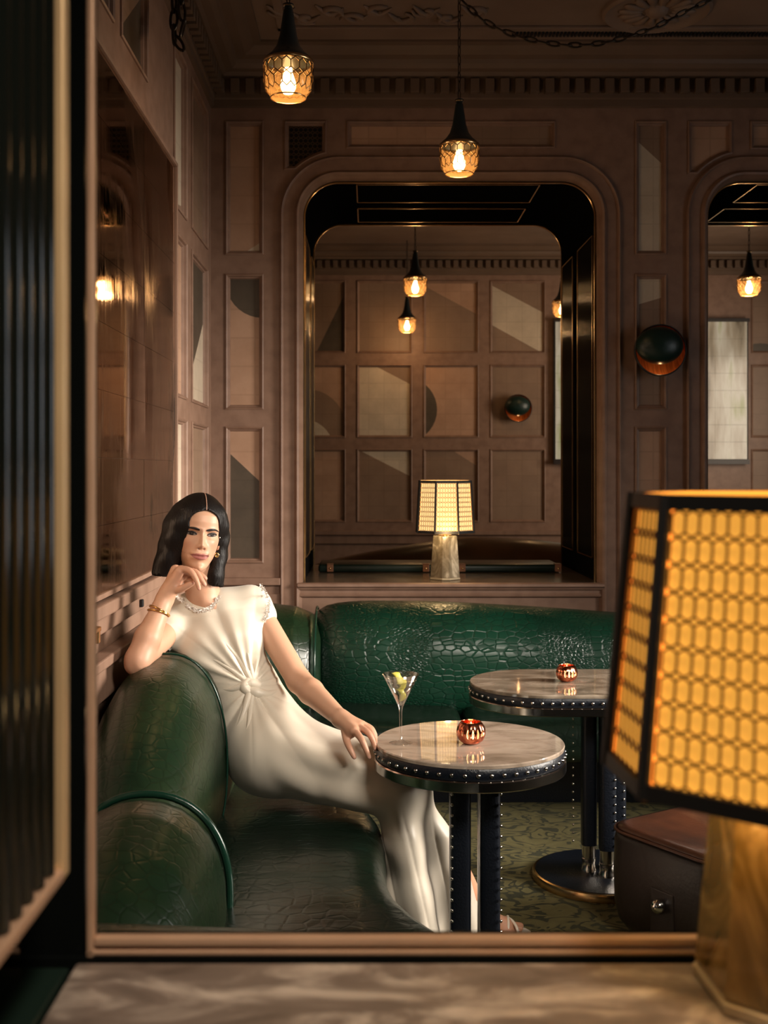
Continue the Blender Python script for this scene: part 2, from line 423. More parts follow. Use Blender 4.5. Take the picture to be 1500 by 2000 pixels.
o1 = rrect(xx(560), xx(1200), zz(1160), zz(318), .26)
o2 = rrect(xx(1352), xx(1992), zz(1160), zz(318), .26)
wall_back = plate('wall_back', rect(XL, 3.4, 0, ZC), [p[0] for p in panels]+[g1, g2, g3, o1, o2], .02, M['wood'], MB); struct(wall_back)
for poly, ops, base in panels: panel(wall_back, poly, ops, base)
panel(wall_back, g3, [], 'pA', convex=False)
MI = Matrix.Identity(4)
def hexlattice(bm, pts_fn, ncol, nrow, aspect, hw, th):
    """bars of a stacked elongated-hexagon lattice; pts_fn(u,v)->(point, tangent frame) with u in 0..ncol, v in 0..nrow"""
    segs = []
    a = aspect
    for r in range(nrow):
        for c in range(ncol+1):
            segs.append(((c, r+a), (c, r+1-a)))
        for c in range(ncol):
            segs += [((c, r+a), (c+.5, r)), ((c+.5, r), (c+1, r+a)), ((c, r+1-a), (c+.5, r+1)), ((c+.5, r+1), (c+1, r+1-a))]
    for p, q in segs:
        A, n1 = pts_fn(*p); B, n2 = pts_fn(*q)
        t = (B-A); 
        if t.length < 1e-6: continue
        t.normalize(); n = (n1+n2).normalized(); s = t.cross(n).normalized()
        A = A-t*hw*.6; B = B+t*hw*.6
        v = [bm.verts.new(x) for x in (A-s*hw-n*th, A+s*hw-n*th, B+s*hw-n*th, B-s*hw-n*th, A-s*hw+n*th, A+s*hw+n*th, B+s*hw+n*th, B-s*hw+n*th)]
        for f in ((4,5,6,7),(0,1,5,4),(1,2,6,5),(2,3,7,6),(3,0,4,7)):
            bm.faces.new([v[i] for i in f])
for g in (g1, g2):
    bm = bmesh.new(); f = bm.faces.new([bm.verts.new((x, z, -.04)) for x, z in g])
    gb = mesh_obj('grille', bm, M['blackmatte'], wall_back)
    xs = [p[0] for p in g]; zs = [p[1] for p in g]
    bm = bmesh.new(); nc, nr = 9, 9
    def fn(u, v, xs=xs, zs=zs, nc=nc, nr=nr):
        return Vector((min(xs)+(max(xs)-min(xs))*u/nc, min(zs)+(max(zs)-min(zs))*v/nr, -.014)), Vector((0,0,1))
    hexlattice(bm, fn, nc, nr, .28, .0022, .001)
    cx = (548+118 if g is g1 else 1211-118); C0 = Vector((xx(cx), zz(425)))
    kill = [v for v in bm.verts if (Vector((v.co.x, v.co.z*0+v.co.y))-C0).length < RO*KX and v.co.y < zz(290)]
    bmesh.ops.delete(bm, geom=kill, context='VERTS')
    mesh_obj('grille_bars', bm, mat('dark_grille_bars', (.13,.085,.05), .4, .5), gb)
    moulding(wall_back, g, PROF, M['wood'])
# arch mouldings, jamb linings, sills
def arch(x0p, x1p, nm, off=0):
    X0, X1, Z1 = xx(x0p), xx(x1p), zz(307); zb = zz(1137)
    bm = bmesh.new()
    prof = [(0,-.002),(0,.020),(.006,.026),(.012,.022),(.016,.012),(.068,.012),(.074,.026),(.082,.034),(.092,.030),(.098,.016),(.104,.010),(.110,-.01),(.110,-.06)]
    rings = [[(x, z, h) for x, z in rrect(X0+i, X1-i, 0.45, Z1-i, .285-i)] for i, h in prof]
    R = loft(bm, rings)
    mesh_obj('arch_moulding', bm, M['wood'], wall_back, auto=35)
    # lining of the deep opening
    I = .112; bm = bmesh.new()
    rings = [[(x, z, h) for x, z in rrect(X0+I, X1-I, zb-.02, Z1-I, .17)] for h in (-.03, -1.02)]
    loft(bm, rings)
    lin = mesh_obj('niche_lining', bm, M['niche'], wall_back, auto=30)
    # thin brass edges front and back
    for h in (-.045, -1.02):
        bm = bmesh.new()
        rings = [[(x, z, h+dh) for x, z in rrect(X0+I+i, X1-I-i, zb-.02, Z1-I-i, .17-i)] for i, dh in ((0,.008),(.007,.008),(.007,-.004),(0,-.004))]
        loft(bm, rings); mesh_obj('brass_edge', bm, M['brass'], lin, auto=30)
    def framed(rectfn, name, a0, a1, b0, b1, t=.006):
        bm = bmesh.new()
        for (p, q, r, s) in ((a0, a1, b0, b0+t), (a0, a1, b1-t, b1), (a0, a0+t, b0, b1), (a1-t, a1, b0, b1)):
            rectfn(bm, p, q, r, s)
        mesh_obj(name, bm, M['brass'], lin)
    zc = Z1-I-.001
    for d0, d1 in ((5.67, 6.05), (6.19, 6.53)):
        framed(lambda bm, p, q, r, s: box(bm, p, q, zc-.006, zc, -(s-D), -(r-D)), 'ceiling_panel_frame', X0+.37+0, X0+.37+.915, d0, d1)
        bm = boxbm(X0+.376, X0+1.28, zc-.003, zc, -(d1-D-.006), -(d0-D+.006)); mesh_obj('ceiling_panel', bm, M['niche'], lin)
    for sx, xw in ((1, X0+I+.001), (-1, X1-I-.001)):
        for d0, d1 in ((5.69, 6.10), (6.24, 6.58)):
            framed(lambda bm, p, q, r, s: box(bm, min(xw, xw+sx*.007), max(xw, xw+sx*.007), r, s, -(q-D), -(p-D)), 'jamb_panel_frame', d0, d1, 1.01, 2.62)
            bm = bmesh.new()
            n = 14
            for k in range(n):      # reeded black glass
                a = d0+.01+(d1-d0-.02)*k/n; b = d0+.01+(d1-d0-.02)*(k+1)/n
                pr = [(xw+sx*(.001+.004*math.sin(PI*j/4)), -(a+(b-a)*j/4-D)) for j in range(5)]
                loft(bm, [[(x, 1.02, h) for x, h in pr], [(x, 2.61, h) for x, h in pr]], close=False)
            mesh_obj('jamb_reeded_panel', bm, M['black'], lin, smooth=True)
    # sill with nosing and frieze
    bm = bmesh.new()
    pr = [(.030,zb),(.045,zb-.006),(.047,zb-.018),(.035,zb-.024),(.030,zb-.034),(.018,zb-.038),(.018,zb-.052),(.026,zb-.060),(.024,zb-.068),(.006,zb-.076),(.006,zb-.30)]
    xa, xb = X0+.085, X1-.085
    loft(bm, [[(xa, z, h) for h, z in pr], [(xb, z, h) for h, z in pr]], close=False)
    mesh_obj('sill_moulding', bm, M['wood'], wall_back)
    bm = boxbm(X0+I-.01, X1-I+.01, zb-.03, zb, -1.03, .032, bev=.002)
    mesh_obj('sill', bm, marble(nm, (.05,.035,.025), (.12,.085,.06), (.22,.17,.12), 5, .18), wall_back)
    bm = boxbm(X0+.09, X1-.09, .1, zb-.05, -.03, .004); mesh_obj('apron', bm, M['wood'], wall_back)
arch(548, 1211, 'brown_marble_sill'); arch(1340, 2003, 'brown_marble_sill_b')
# small dado ledge left of the arch
bm = boxbm(XL, xx(548), zz(1142), zz(1128), 0, .03, bev=.003); mesh_obj('dado_rail', bm, M['wood'], wall_back)
bm = boxbm(XL, xx(548), 0, zz(1160), 0, .012); mesh_obj('dado_panel', bm, M['wood'], wall_back)
# back of dividing wall (far room side)
MD = Matrix(((1,0,0,0),(0,0,-1,D+1.04),(0,1,0,0),(0,0,0,1)))
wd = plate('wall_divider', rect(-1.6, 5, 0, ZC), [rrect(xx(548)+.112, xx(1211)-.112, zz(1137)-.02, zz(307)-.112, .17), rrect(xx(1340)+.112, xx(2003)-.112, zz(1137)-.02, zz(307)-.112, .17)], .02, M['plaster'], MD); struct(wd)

# ---- left wall
ML = Matrix(((0,0,1,XL),(1,0,0,0),(0,1,0,0),(0,0,0,1)))
def dl(px): return XL*F/(px-VX)
rows = [(zz(a), zz(b)) for a, b in RB]
lp = []
for (pa, pb) in ((337, 364), (372, 405)):
    for k, (zt, zb_) in enumerate(rows):
        r_ = rect(dl(pa)+.012, dl(pb)-.01, zb_, zt)
        x0, x1 = r_[0][0], r_[1][0]
        if pa == 372: ops = {0: [], 1: [('line', (x1, zb_+.50), (x0, zb_+.05), 'pC')], 2: [('line', (x0, zt-.0), (x1, zt-.0), 'pA')]}[k]; base = ['pD', 'pB', 'pD'][k]
        else: ops = {0: [('line', (x1, zb_+.06), (x0, zb_+.02), 'pD')], 1: [], 2: [('line', (x1, zt-.03), (x0, zb_+.3), 'pB')]}[k]; base = ['pB', 'pA', 'pB'][k]
        if k == 1 and pa == 372: ops = [('line', (x1, zt-.12), (x0, zb_+.02), 'pC')] ; base = 'pC'; ops = [('line', (x1, zt-.25), (x0, zb_+.05), 'pB'),]
        lp.append((r_, ops, base))
for x0, x1 in ((1.5, 2.1), (2.25, 2.95)):
    for k in range(1): lp.append((rect(x0, x1, rows[0][1]+.25, rows[0][0]), [], 'pD'))
# panels above the mirror
for x0, x1 in ((3.05, 3.45), (3.55, 3.98)):
    lp.append((rect(x0, x1, 2.80, rows[0][0]), [('line', (x0, 2.80), (x1, 3.1), 'pD')], 'pC'))
wall_left = plate('wall_left', rect(1.1, D, 0, ZC), [p[0] for p in lp], .02, M['wood'], ML); struct(wall_left)
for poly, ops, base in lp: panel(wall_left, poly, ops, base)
# mirror
mz0, mz1, my0, my1 = 1.085, 2.655, 2.6, dl(336)
mir = empty('antique_mirror', (XL, my0, mz0)); tag(mir, 'tall antique foxed mirror fixed to the left wall above the banquette', 'mirror')
bm = bmesh.new()
nt_ = 9
gy = np.linspace(my0+.02, my1-.006, 2); 
ny, nz = 6, 8; wy = (my1-my0-.03)/ny; wz = (mz1-mz0-.03)/nz; rs = random.Random(4)
for i in range(ny):
    for j in range(nz):
        tl = rs.uniform(-.0004, .0004)
        b_ = bmesh.new(); box(b_, .005, .0150+tl, i*wy+.0155, (i+1)*wy+.0145, j*wz+.0155, (j+1)*wz+.0145)
        o = mesh_obj('mirror_tile', b_, M['antique'], mir)
bm = bmesh.new()
for a in ((.0,.024,0,my1-my0,0,.015),(.0,.024,0,my1-my0,mz1-mz0-.015,mz1-mz0),(.0,.024,0,.015,0,mz1-mz0),(.0,.024,my1-my0-.010,my1-my0,0,mz1-mz0)): box(bm, *a, bev=.002)
mesh_obj('mirror_frame', bm, M['wood'], mir)
bm = bmesh.new()
for k in range(6): lathe(bm, [(.0,.0),(.008,.0),(.008,.003),(.0,.005)], 10)
bm.free()
# rail ledges under the mirror
bm = bmesh.new()
for (z0, z1, p) in ((1.040, 1.078, .045), (.985, 1.04, .022), (.90, .93, .05), (.80, .90, .03)):
    box(bm, XL, XL+p, 2.3, 5.58, z0, z1, bev=.005)
tr = mesh_obj('trim_1', bm, M['wood']); struct(tr)
bm = bmesh.new()
box(bm, XL+.022, XL+.06, 3.02, 3.04, .99, 1.035, bev=.003); box(bm, XL+.05, XL+.062, 2.98, 3.04, 1.022, 1.034, bev=.002)
mesh_obj('rail_bracket', bm, M['brass'], tr)
bm = bmesh.new()
box(bm, XL+.022, XL+.034, 3.74, 3.76, 1.0, 1.025, bev=.003)
mesh_obj('rail_bracket', bm, M['blackmatte'], tr)

# ---- cornice
CP = [(0,3.225),(.016,3.23),(.016,3.262),(.024,3.268),(.024,3.356),(.07,3.36),(.085,3.374),(.12,3.378),(.14,3.395),(.148,3.412),(.19,3.418),(.215,3.432),(.235,3.446),(.27,3.450),(.27,ZC)]
def cornice(name, mw, u0, u1):
    bm = bmesh.new()
    loft(bm, [[(u0, z, p) for p, z in CP], [(u1, z, p) for p, z in CP]], close=False)
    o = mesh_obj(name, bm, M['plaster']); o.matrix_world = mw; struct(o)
    me = None; u = u0+.03
    while u < u1-.05:
        if me is None:
            d_ = mesh_obj('dentil', boxbm(0, .043, 0, .066, 0, .042, bev=.002), M['plaster'], o); me = d_.data
        else:
            d_ = bpy.data.objects.new('dentil', me); COL.objects.link(d_); d_.parent = o
        d_.location = (u, 3.284, .024); u += .0728
    return o
cornice('trim_2', MB, XL, 3.4); cornice('trim_3', ML, 1.1, D)
DF = 10.4
MF = Matrix(((1,0,0,0),(0,0,-1,DF),(0,1,0,0),(0,0,0,1)))
cornice('trim_4', MF, -1.3, 4.9)

# ---- ceiling and floor
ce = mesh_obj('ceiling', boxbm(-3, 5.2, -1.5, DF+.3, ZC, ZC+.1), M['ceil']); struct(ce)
fl = mesh_obj('floor', boxbm(-3, 5.2, -1.5, DF+.3, -.1, 0), M['carpet']); struct(fl)
# ceiling border moulding, rosette and scroll relief
bm = bmesh.new()
for (x0, x1, y0, y1) in ((XL+.36, 3.1, 5.16, 5.20), (XL+.36, XL+.40, 2.4, 5.2)): box(bm, x0, x1, y0, y1, ZC-.014, ZC, bev=.004)
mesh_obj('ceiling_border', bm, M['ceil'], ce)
rc = P(1283, 18, 1); sc = (ZC-CH)/(rc.z-CH); rcx, rcy = rc.x*sc, sc
bm = bmesh.new()
lathe(bm, [(.235,ZC),(.235,ZC-.012),(.222,ZC-.022),(.205,ZC-.014),(.19,ZC-.008),(.17,ZC-.006),(.05,ZC-.006),(.0,ZC-.006)], 48, (rcx, rcy, 0))
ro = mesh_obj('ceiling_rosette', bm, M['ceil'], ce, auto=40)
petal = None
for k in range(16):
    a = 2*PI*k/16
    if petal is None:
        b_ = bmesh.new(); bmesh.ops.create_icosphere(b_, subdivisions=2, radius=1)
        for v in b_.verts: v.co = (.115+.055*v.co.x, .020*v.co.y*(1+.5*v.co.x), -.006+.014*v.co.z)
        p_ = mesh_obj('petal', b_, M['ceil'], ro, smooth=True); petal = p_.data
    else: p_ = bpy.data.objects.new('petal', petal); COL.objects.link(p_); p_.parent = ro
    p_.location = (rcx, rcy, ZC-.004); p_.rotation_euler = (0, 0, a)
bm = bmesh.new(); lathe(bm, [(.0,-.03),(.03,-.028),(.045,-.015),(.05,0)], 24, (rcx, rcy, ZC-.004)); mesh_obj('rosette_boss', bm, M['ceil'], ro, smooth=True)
bm = bmesh.new()
rs = random.Random(2)
for k in range(9):
    cx = -.38+k*.105; cy = 5.02+(.05 if k % 2 else -.03); sgn = 1 if k % 2 else -1
    pts = [(cx+sgn*(.062-.0075*j)*math.cos(j*.75+k), cy+(.062-.0075*j)*math.sin(j*.75+k), ZC-.006) for j in range(8)]
    tube(bm, catmull(pts, 3), [.006+.009*math.sin(PI*i/21) for i in range(22)], 8)
    tube(bm, catmull([(cx-.06, cy-.06, ZC-.004), (cx, cy+.02, ZC-.010), (cx+.06, cy-.03, ZC-.004)], 4), [.004,.008,.011,.013,.013,.012,.010,.006,.003], 8)
mesh_obj('scroll_relief', bm, M['ceil'], ce, smooth=True)
bm = bmesh.new(); x = .66
while x < 3.3: box(bm, x, x+.010, 5.235, 5.275, ZC-.010, ZC); x += .017
o = mesh_obj('vent_slats', bm, M['blackmatte'], ce); o['kind'] = 'stuff'

# ---- far room
FR = [(548, 690), (712, 855), (877, 1020)]
fp = []
cols = [(612-65, 675), (697, 805), (827, 935), (957, 1065)]
Lf = lambda a, b, c: L_(a, b, c, DF)
Cf = lambda c, r, k: C_(c, r, k, DF)
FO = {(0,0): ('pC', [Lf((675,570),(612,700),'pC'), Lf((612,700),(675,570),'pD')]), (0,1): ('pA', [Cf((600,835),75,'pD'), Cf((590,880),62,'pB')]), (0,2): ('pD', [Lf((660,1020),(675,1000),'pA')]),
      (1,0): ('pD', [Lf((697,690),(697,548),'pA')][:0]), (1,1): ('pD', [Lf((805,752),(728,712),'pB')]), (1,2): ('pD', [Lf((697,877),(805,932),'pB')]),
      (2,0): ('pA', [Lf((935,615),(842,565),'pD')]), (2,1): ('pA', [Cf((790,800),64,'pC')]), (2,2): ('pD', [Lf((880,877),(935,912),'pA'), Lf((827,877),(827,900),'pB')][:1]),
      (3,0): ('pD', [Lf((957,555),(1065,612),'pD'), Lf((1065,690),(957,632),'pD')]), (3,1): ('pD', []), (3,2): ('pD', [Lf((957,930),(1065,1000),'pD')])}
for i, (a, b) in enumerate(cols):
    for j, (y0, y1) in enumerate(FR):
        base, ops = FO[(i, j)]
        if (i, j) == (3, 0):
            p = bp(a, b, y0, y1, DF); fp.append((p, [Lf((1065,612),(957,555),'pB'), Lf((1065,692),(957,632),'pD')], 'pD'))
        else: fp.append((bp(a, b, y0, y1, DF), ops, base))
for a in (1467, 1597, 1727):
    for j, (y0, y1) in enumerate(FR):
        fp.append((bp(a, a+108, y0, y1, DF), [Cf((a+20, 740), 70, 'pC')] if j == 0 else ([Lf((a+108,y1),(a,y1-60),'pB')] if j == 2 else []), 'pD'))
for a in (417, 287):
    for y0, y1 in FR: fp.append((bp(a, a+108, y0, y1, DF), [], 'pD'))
wf = plate('wall_far', rect(-2.2, 5.0, 0, ZC), [p[0] for p in fp], .02, M['wood'], MF); struct(wf)
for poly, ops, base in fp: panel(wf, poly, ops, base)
# lower dado of far wall
bm = bmesh.new()
box(bm, -2.2, 5, DF-.06, DF, .86, .90, bev=.006); box(bm, -2.2, 5, DF-.03, DF, .78, .86, bev=.004)
o = mesh_obj('trim_5', bm, M['wood']); struct(o)
# far wall mirror, its reflected daylight painted as glowing panes
mir_far = mesh_obj('far_mirror', boxbm(xx(1080,DF), xx(1458,DF), DF-.05, DF+0, zz(905,DF), zz(625,DF)), M['dark']); struct(mir_far)
def mirror_glow():
    m, nt, b = newmat('mirror_reflection_glow')
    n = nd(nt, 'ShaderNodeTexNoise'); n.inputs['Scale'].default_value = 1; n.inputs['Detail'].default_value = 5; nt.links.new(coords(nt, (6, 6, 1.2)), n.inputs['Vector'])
    col = ramp(nt, n.outputs[0], [(.32, (.05,.035,.02)), (.45, (.28,.21,.13)), (.58, (.5,.42,.3)), (.68, (.23,.24,.07)), (.8, (.55,.5,.38))])  # reflected light and curtain tones put into the emission colour
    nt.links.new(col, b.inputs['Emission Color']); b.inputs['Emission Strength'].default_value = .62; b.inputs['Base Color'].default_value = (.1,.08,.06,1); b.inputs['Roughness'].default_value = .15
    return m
dm = mirror_glow()
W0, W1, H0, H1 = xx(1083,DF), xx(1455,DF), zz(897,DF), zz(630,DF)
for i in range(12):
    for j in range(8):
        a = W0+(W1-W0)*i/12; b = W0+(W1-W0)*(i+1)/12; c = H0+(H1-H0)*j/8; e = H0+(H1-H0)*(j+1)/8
        mesh_obj('pane', boxbm(a+.001, b-.001, DF-.06, DF-.05, c+.001, e-.001), dm, mir_far)
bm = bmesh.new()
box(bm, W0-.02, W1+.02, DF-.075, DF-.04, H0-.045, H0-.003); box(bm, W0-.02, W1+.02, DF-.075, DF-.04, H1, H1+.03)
mesh_obj('pane_frame', bm, M['browndk'], mir_far)
# far room side walls, near-room right wall with window
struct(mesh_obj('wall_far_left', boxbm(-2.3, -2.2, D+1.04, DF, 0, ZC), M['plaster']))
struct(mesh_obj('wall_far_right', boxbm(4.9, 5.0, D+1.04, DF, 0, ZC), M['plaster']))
MR = Matrix(((0,0,-1,3.4),(-1,0,0,0),(0,1,0,0),(0,0,0,1)))
wr = plate('wall_right', rect(-D, 0, 0, ZC), [rect(-3.95, -2.65, 1.0, 2.5)], .04, M['wood'], MR); struct(wr)
wi = empty('window_2', (3.4, 3.3, 1.0)); wi['kind'] = 'structure'
bm = bmesh.new()
for y in (-.65, -.22, .21, .61): box(bm, -.01, .03, y, y+.04, 0, 1.5)
for z in (0, .48, .97, 1.46): box(bm, -.01, .03, -.65, .65, z, z+.04)
mesh_obj('pane_frame', bm, M['wood'], wi)
mesh_obj('pane', boxbm(.02, .024, -.65, .65, 0, 1.5), emis('overcast_daylight', (.80,.86,.9), 2.2), wi)
# ------------------------------------------------------------------ banquette (one sofa, cushions as parts)
sofa = empty('banquette', (0, 4, 0)); tag(sofa, 'dark green crocodile-embossed leather corner banquette along both walls', 'sofa')
sofa.location = (0, 0, 0)
def superring(c, a, b, zc, h, e=2.6, n=28, ax='y'):
    # closed superellipse section centred on c (x or y), half width a, half height h
    out = []
    for k in range(n):
        t = 2*PI*k/n; ct, st = math.cos(t), math.sin(t)
        u = a*math.copysign(abs(ct)**(2/e), ct); v = h*math.copysign(abs(st)**(2/e), st)
        out.append((u, v))
    return out
def sweep_y(name, stations, material, parent, e=2.6, piping=None):
    """stations: (y, xc, half_w, z0, z1)"""
    ys = [s[0] for s in stations]; bm = bmesh.new(); rings = []
    Y = np.linspace(ys[0], ys[-1], 60)
    for y in Y:
        v = [interp(y, ys, [s[i] for s in stations]) for i in range(1, 5)]
        rings.append([(v[0]+u, y, (v[2]+v[3])/2+w_) for u, w_ in superring(0, v[1], 0, 0, (v[3]-v[2])/2, e)])
    loft(bm, rings, cap=True)
    o = mesh_obj(name, bm, material, parent, smooth=True)
    md = o.modifiers.new('s', 'SMOOTH'); md.iterations = 6; md.factor = .5
    return o
def sweep_x(name, stations, material, parent, e=2.6):
    """stations: (x, yc, half_d, z0, z1)"""
    xs_ = [s[0] for s in stations]; bm = bmesh.new(); rings = []
    for x in np.linspace(xs_[0], xs_[-1], 70):
        v = [interp(x, xs_, [s[i] for s in stations]) for i in range(1, 5)]
        rings.append([(x, v[0]-u, (v[2]+v[3])/2+w_) for u, w_ in superring(0, v[1], 0, 0, (v[3]-v[2])/2, e)])
    loft(bm, rings, cap=True)
    o = mesh_obj(name, bm, material, parent, smooth=True)
    md = o.modifiers.new('s', 'SMOOTH'); md.iterations = 6; md.factor = .5
    return o
# long back along the back wall
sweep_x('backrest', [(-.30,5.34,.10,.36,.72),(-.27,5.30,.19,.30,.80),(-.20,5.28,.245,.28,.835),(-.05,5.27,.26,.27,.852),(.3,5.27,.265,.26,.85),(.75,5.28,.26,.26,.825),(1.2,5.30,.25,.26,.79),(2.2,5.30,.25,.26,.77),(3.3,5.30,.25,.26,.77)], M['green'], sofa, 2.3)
# rounded corner bolster
sweep_x('corner_bolster', [(-.70,5.28,.18,.30,.74),(-.62,5.24,.26,.28,.82),(-.45,5.18,.30,.27,.85),(-.33,5.18,.29,.27,.835),(-.25,5.19,.26,.27,.80),(-.21,5.2,.20,.29,.72)], M['green2'], sofa, 2.2)
bm = bmesh.new()
tube(bm, catmull([(-.235,5.20+.275*math.cos(t),.555+.27*math.sin(t)) for t in np.linspace(1.2, 4.0, 12)], 4), .006, 8)
mesh_obj('piping', bm, M['greenpipe'], sofa, smooth=True)
# seat cushions along the back wall
for i, (a, b) in enumerate(((-.60, .40), (.41, 1.45), (1.46, 2.5), (2.51, 3.3))):
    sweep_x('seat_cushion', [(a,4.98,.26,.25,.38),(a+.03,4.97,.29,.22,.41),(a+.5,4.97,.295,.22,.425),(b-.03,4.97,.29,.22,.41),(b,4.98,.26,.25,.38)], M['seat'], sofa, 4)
mesh_obj('plinth', boxbm(-.70, 3.3, 4.98, 5.5, .001, .24), M['navy'], sofa)
# left-hand back, tall bulging section behind the woman
LS = [(2.62,-.59,.04,.40,.50),(2.66,-.585,.10,.34,.60),(2.74,-.575,.15,.30,.68),(2.86,-.59,.165,.27,.755),(3.0,-.592,.175,.26,.82),(3.15,-.592,.178,.26,.885),(3.3,-.592,.178,.26,.912),(3.6,-.592,.178,.26,.91),(4.4,-.592,.175,.26,.87),(5.1,-.59,.175,.26,.84),(5.2,-.58,.1,.36,.7)]
sweep_y('backrest', LS, M['green2'], sofa, 2.3)
def seam(name, y, k=1.004, t0=-.5, t1=1.9, r=.0035, st=LS, e=2.3):
    v = [interp(y, [s[0] for s in st], [s[i] for s in st]) for i in range(1, 5)]; pts = []
    for t in np.linspace(t0, t1, 26):
        ct, s_ = math.cos(t), math.sin(t); h = (v[3]-v[2])/2
        pts.append((v[0]+k*v[1]*math.copysign(abs(ct)**(2/e), ct), y, (v[2]+v[3])/2+k*h*math.copysign(abs(s_)**(2/e), s_)))
    bm = bmesh.new(); tube(bm, pts, r, 6); return mesh_obj(name, bm, M['greenpipe'], sofa, smooth=True)
seam('seam_piping', 3.34)
# near lower arm section
AS = [(2.04,-.49,.05,.36,.48),(2.09,-.49,.12,.30,.57),(2.18,-.505,.165,.26,.64),(2.30,-.508,.188,.24,.69),(2.45,-.510,.197,.22,.716),(2.55,-.510,.197,.22,.716),(2.63,-.512,.185,.24,.695),(2.68,-.515,.15,.28,.64)]
sweep_y('arm_cushion', AS, M['green2'], sofa, 2.2)
seam('rolled_edge', 2.635, k=1.06, t0=-.55, t1=2.3, r=.0095, st=AS, e=2.2)
bm = bmesh.new()
pts = [(-.505+.212*math.cos(t), 2.67, .455+.232*math.sin(t)) for t in np.linspace(-.5, 1.75, 30)]
bm.free()
# left seat with curved front edge (flares to the right towards the viewer)
edge = [(1.95,.42),(2.15,.36),(2.35,.275),(2.5,.175),(2.62,.105),(2.8,.055),(3.0,.045),(3.15,.050),(3.3,.045),(3.42,.015),(3.55,-.03),(3.7,-.10),(4.0,-.22),(4.7,-.30)]
ey = [e[0] for e in edge]; ex = [e[1] for e in edge]
bm = bmesh.new(); rings = []
prof = [(1,.17),(1.0,.24),(1.0,.30),(1.0,.35),(.995,.385),(.975,.415),(.94,.434),(.88,.446),(.75,.452),(.5,.452),(.2,.445),(0,.43)]
def smoothx(y): return sum(interp(y+dy, ey, ex) for dy in (-.09,-.06,-.03,0,.03,.06,.09))/7
for y in np.linspace(1.97, 4.68, 110):
    X1 = smoothx(y); X0 = -.70
    ring = []
    for t, z in prof:
        drop = .012*math.sin(y*21+t*3)*math.exp(-((y-2.9)/.25)**2)*(t > .3)*(t < .97)*.35
        ring.append((X1-(1-t)*.42 if t > 0 else X0, y, z+drop))
    rings.append(ring)
R = loft(bm, rings, close=False)
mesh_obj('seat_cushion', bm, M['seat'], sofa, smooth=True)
bm = bmesh.new(); rings = []
for y in np.linspace(2.0, 4.66, 40):
    X1 = smoothx(y)-.07
    rings.append([(-.70,y,.001),(X1,y,.001),(X1,y,.2),(-.70,y,.2)])
loft(bm, rings, cap=True); mesh_obj('plinth', bm, M['navy'], sofa)
# near return of the back, running towards the right under the sill
sweep_x('near_backrest', [(-.74,2.0,.08,.42,.58),(-.69,1.99,.13,.30,.645),(-.55,1.98,.15,.26,.660),(-.2,1.97,.16,.24,.650),(.05,1.95,.155,.22,.642),(.30,1.92,.14,.22,.625),(.40,1.9,.10,.26,.57),(.44,1.9,.05,.3,.5)], M['green2'], sofa, 2.3)

# ------------------------------------------------------------------ side tables
def studs(bm, pts, r=.0055):
    for p, n in pts:
        p = Vector(p); n = Vector(n).normalized()
        a = n.orthogonal().normalized(); b = n.cross(a)
        rings = []
        for ph in (0, .5, 1.0): rings.append([p+r*math.cos(ph)*(math.cos(2*PI*k/8)*a+math.sin(2*PI*k/8)*b)+r*.9*math.sin(ph)*n for k in range(8)])
        R = loft(bm, rings); bm.faces.new(R[-1])
def stadium(L, r, n=48):
    pts = []
    for k in range(n+1): a = -PI/2+PI*k/n; pts.append((L/2+r*math.cos(a), r*math.sin(a)))
    for k in range(n+1): a = PI/2+PI*k/n; pts.append((-L/2+r*math.cos(a), r*math.sin(a)))
    return pts
def offs(L, r, dr): return [(math.copysign(L/2, p[0]-0) + (p[0]-math.copysign(L/2, p[0]))*(r+dr)/r if abs(p[0]) >= L/2 else p[0], p[1]*(r+dr)/r) for p in stadium(L, r)]
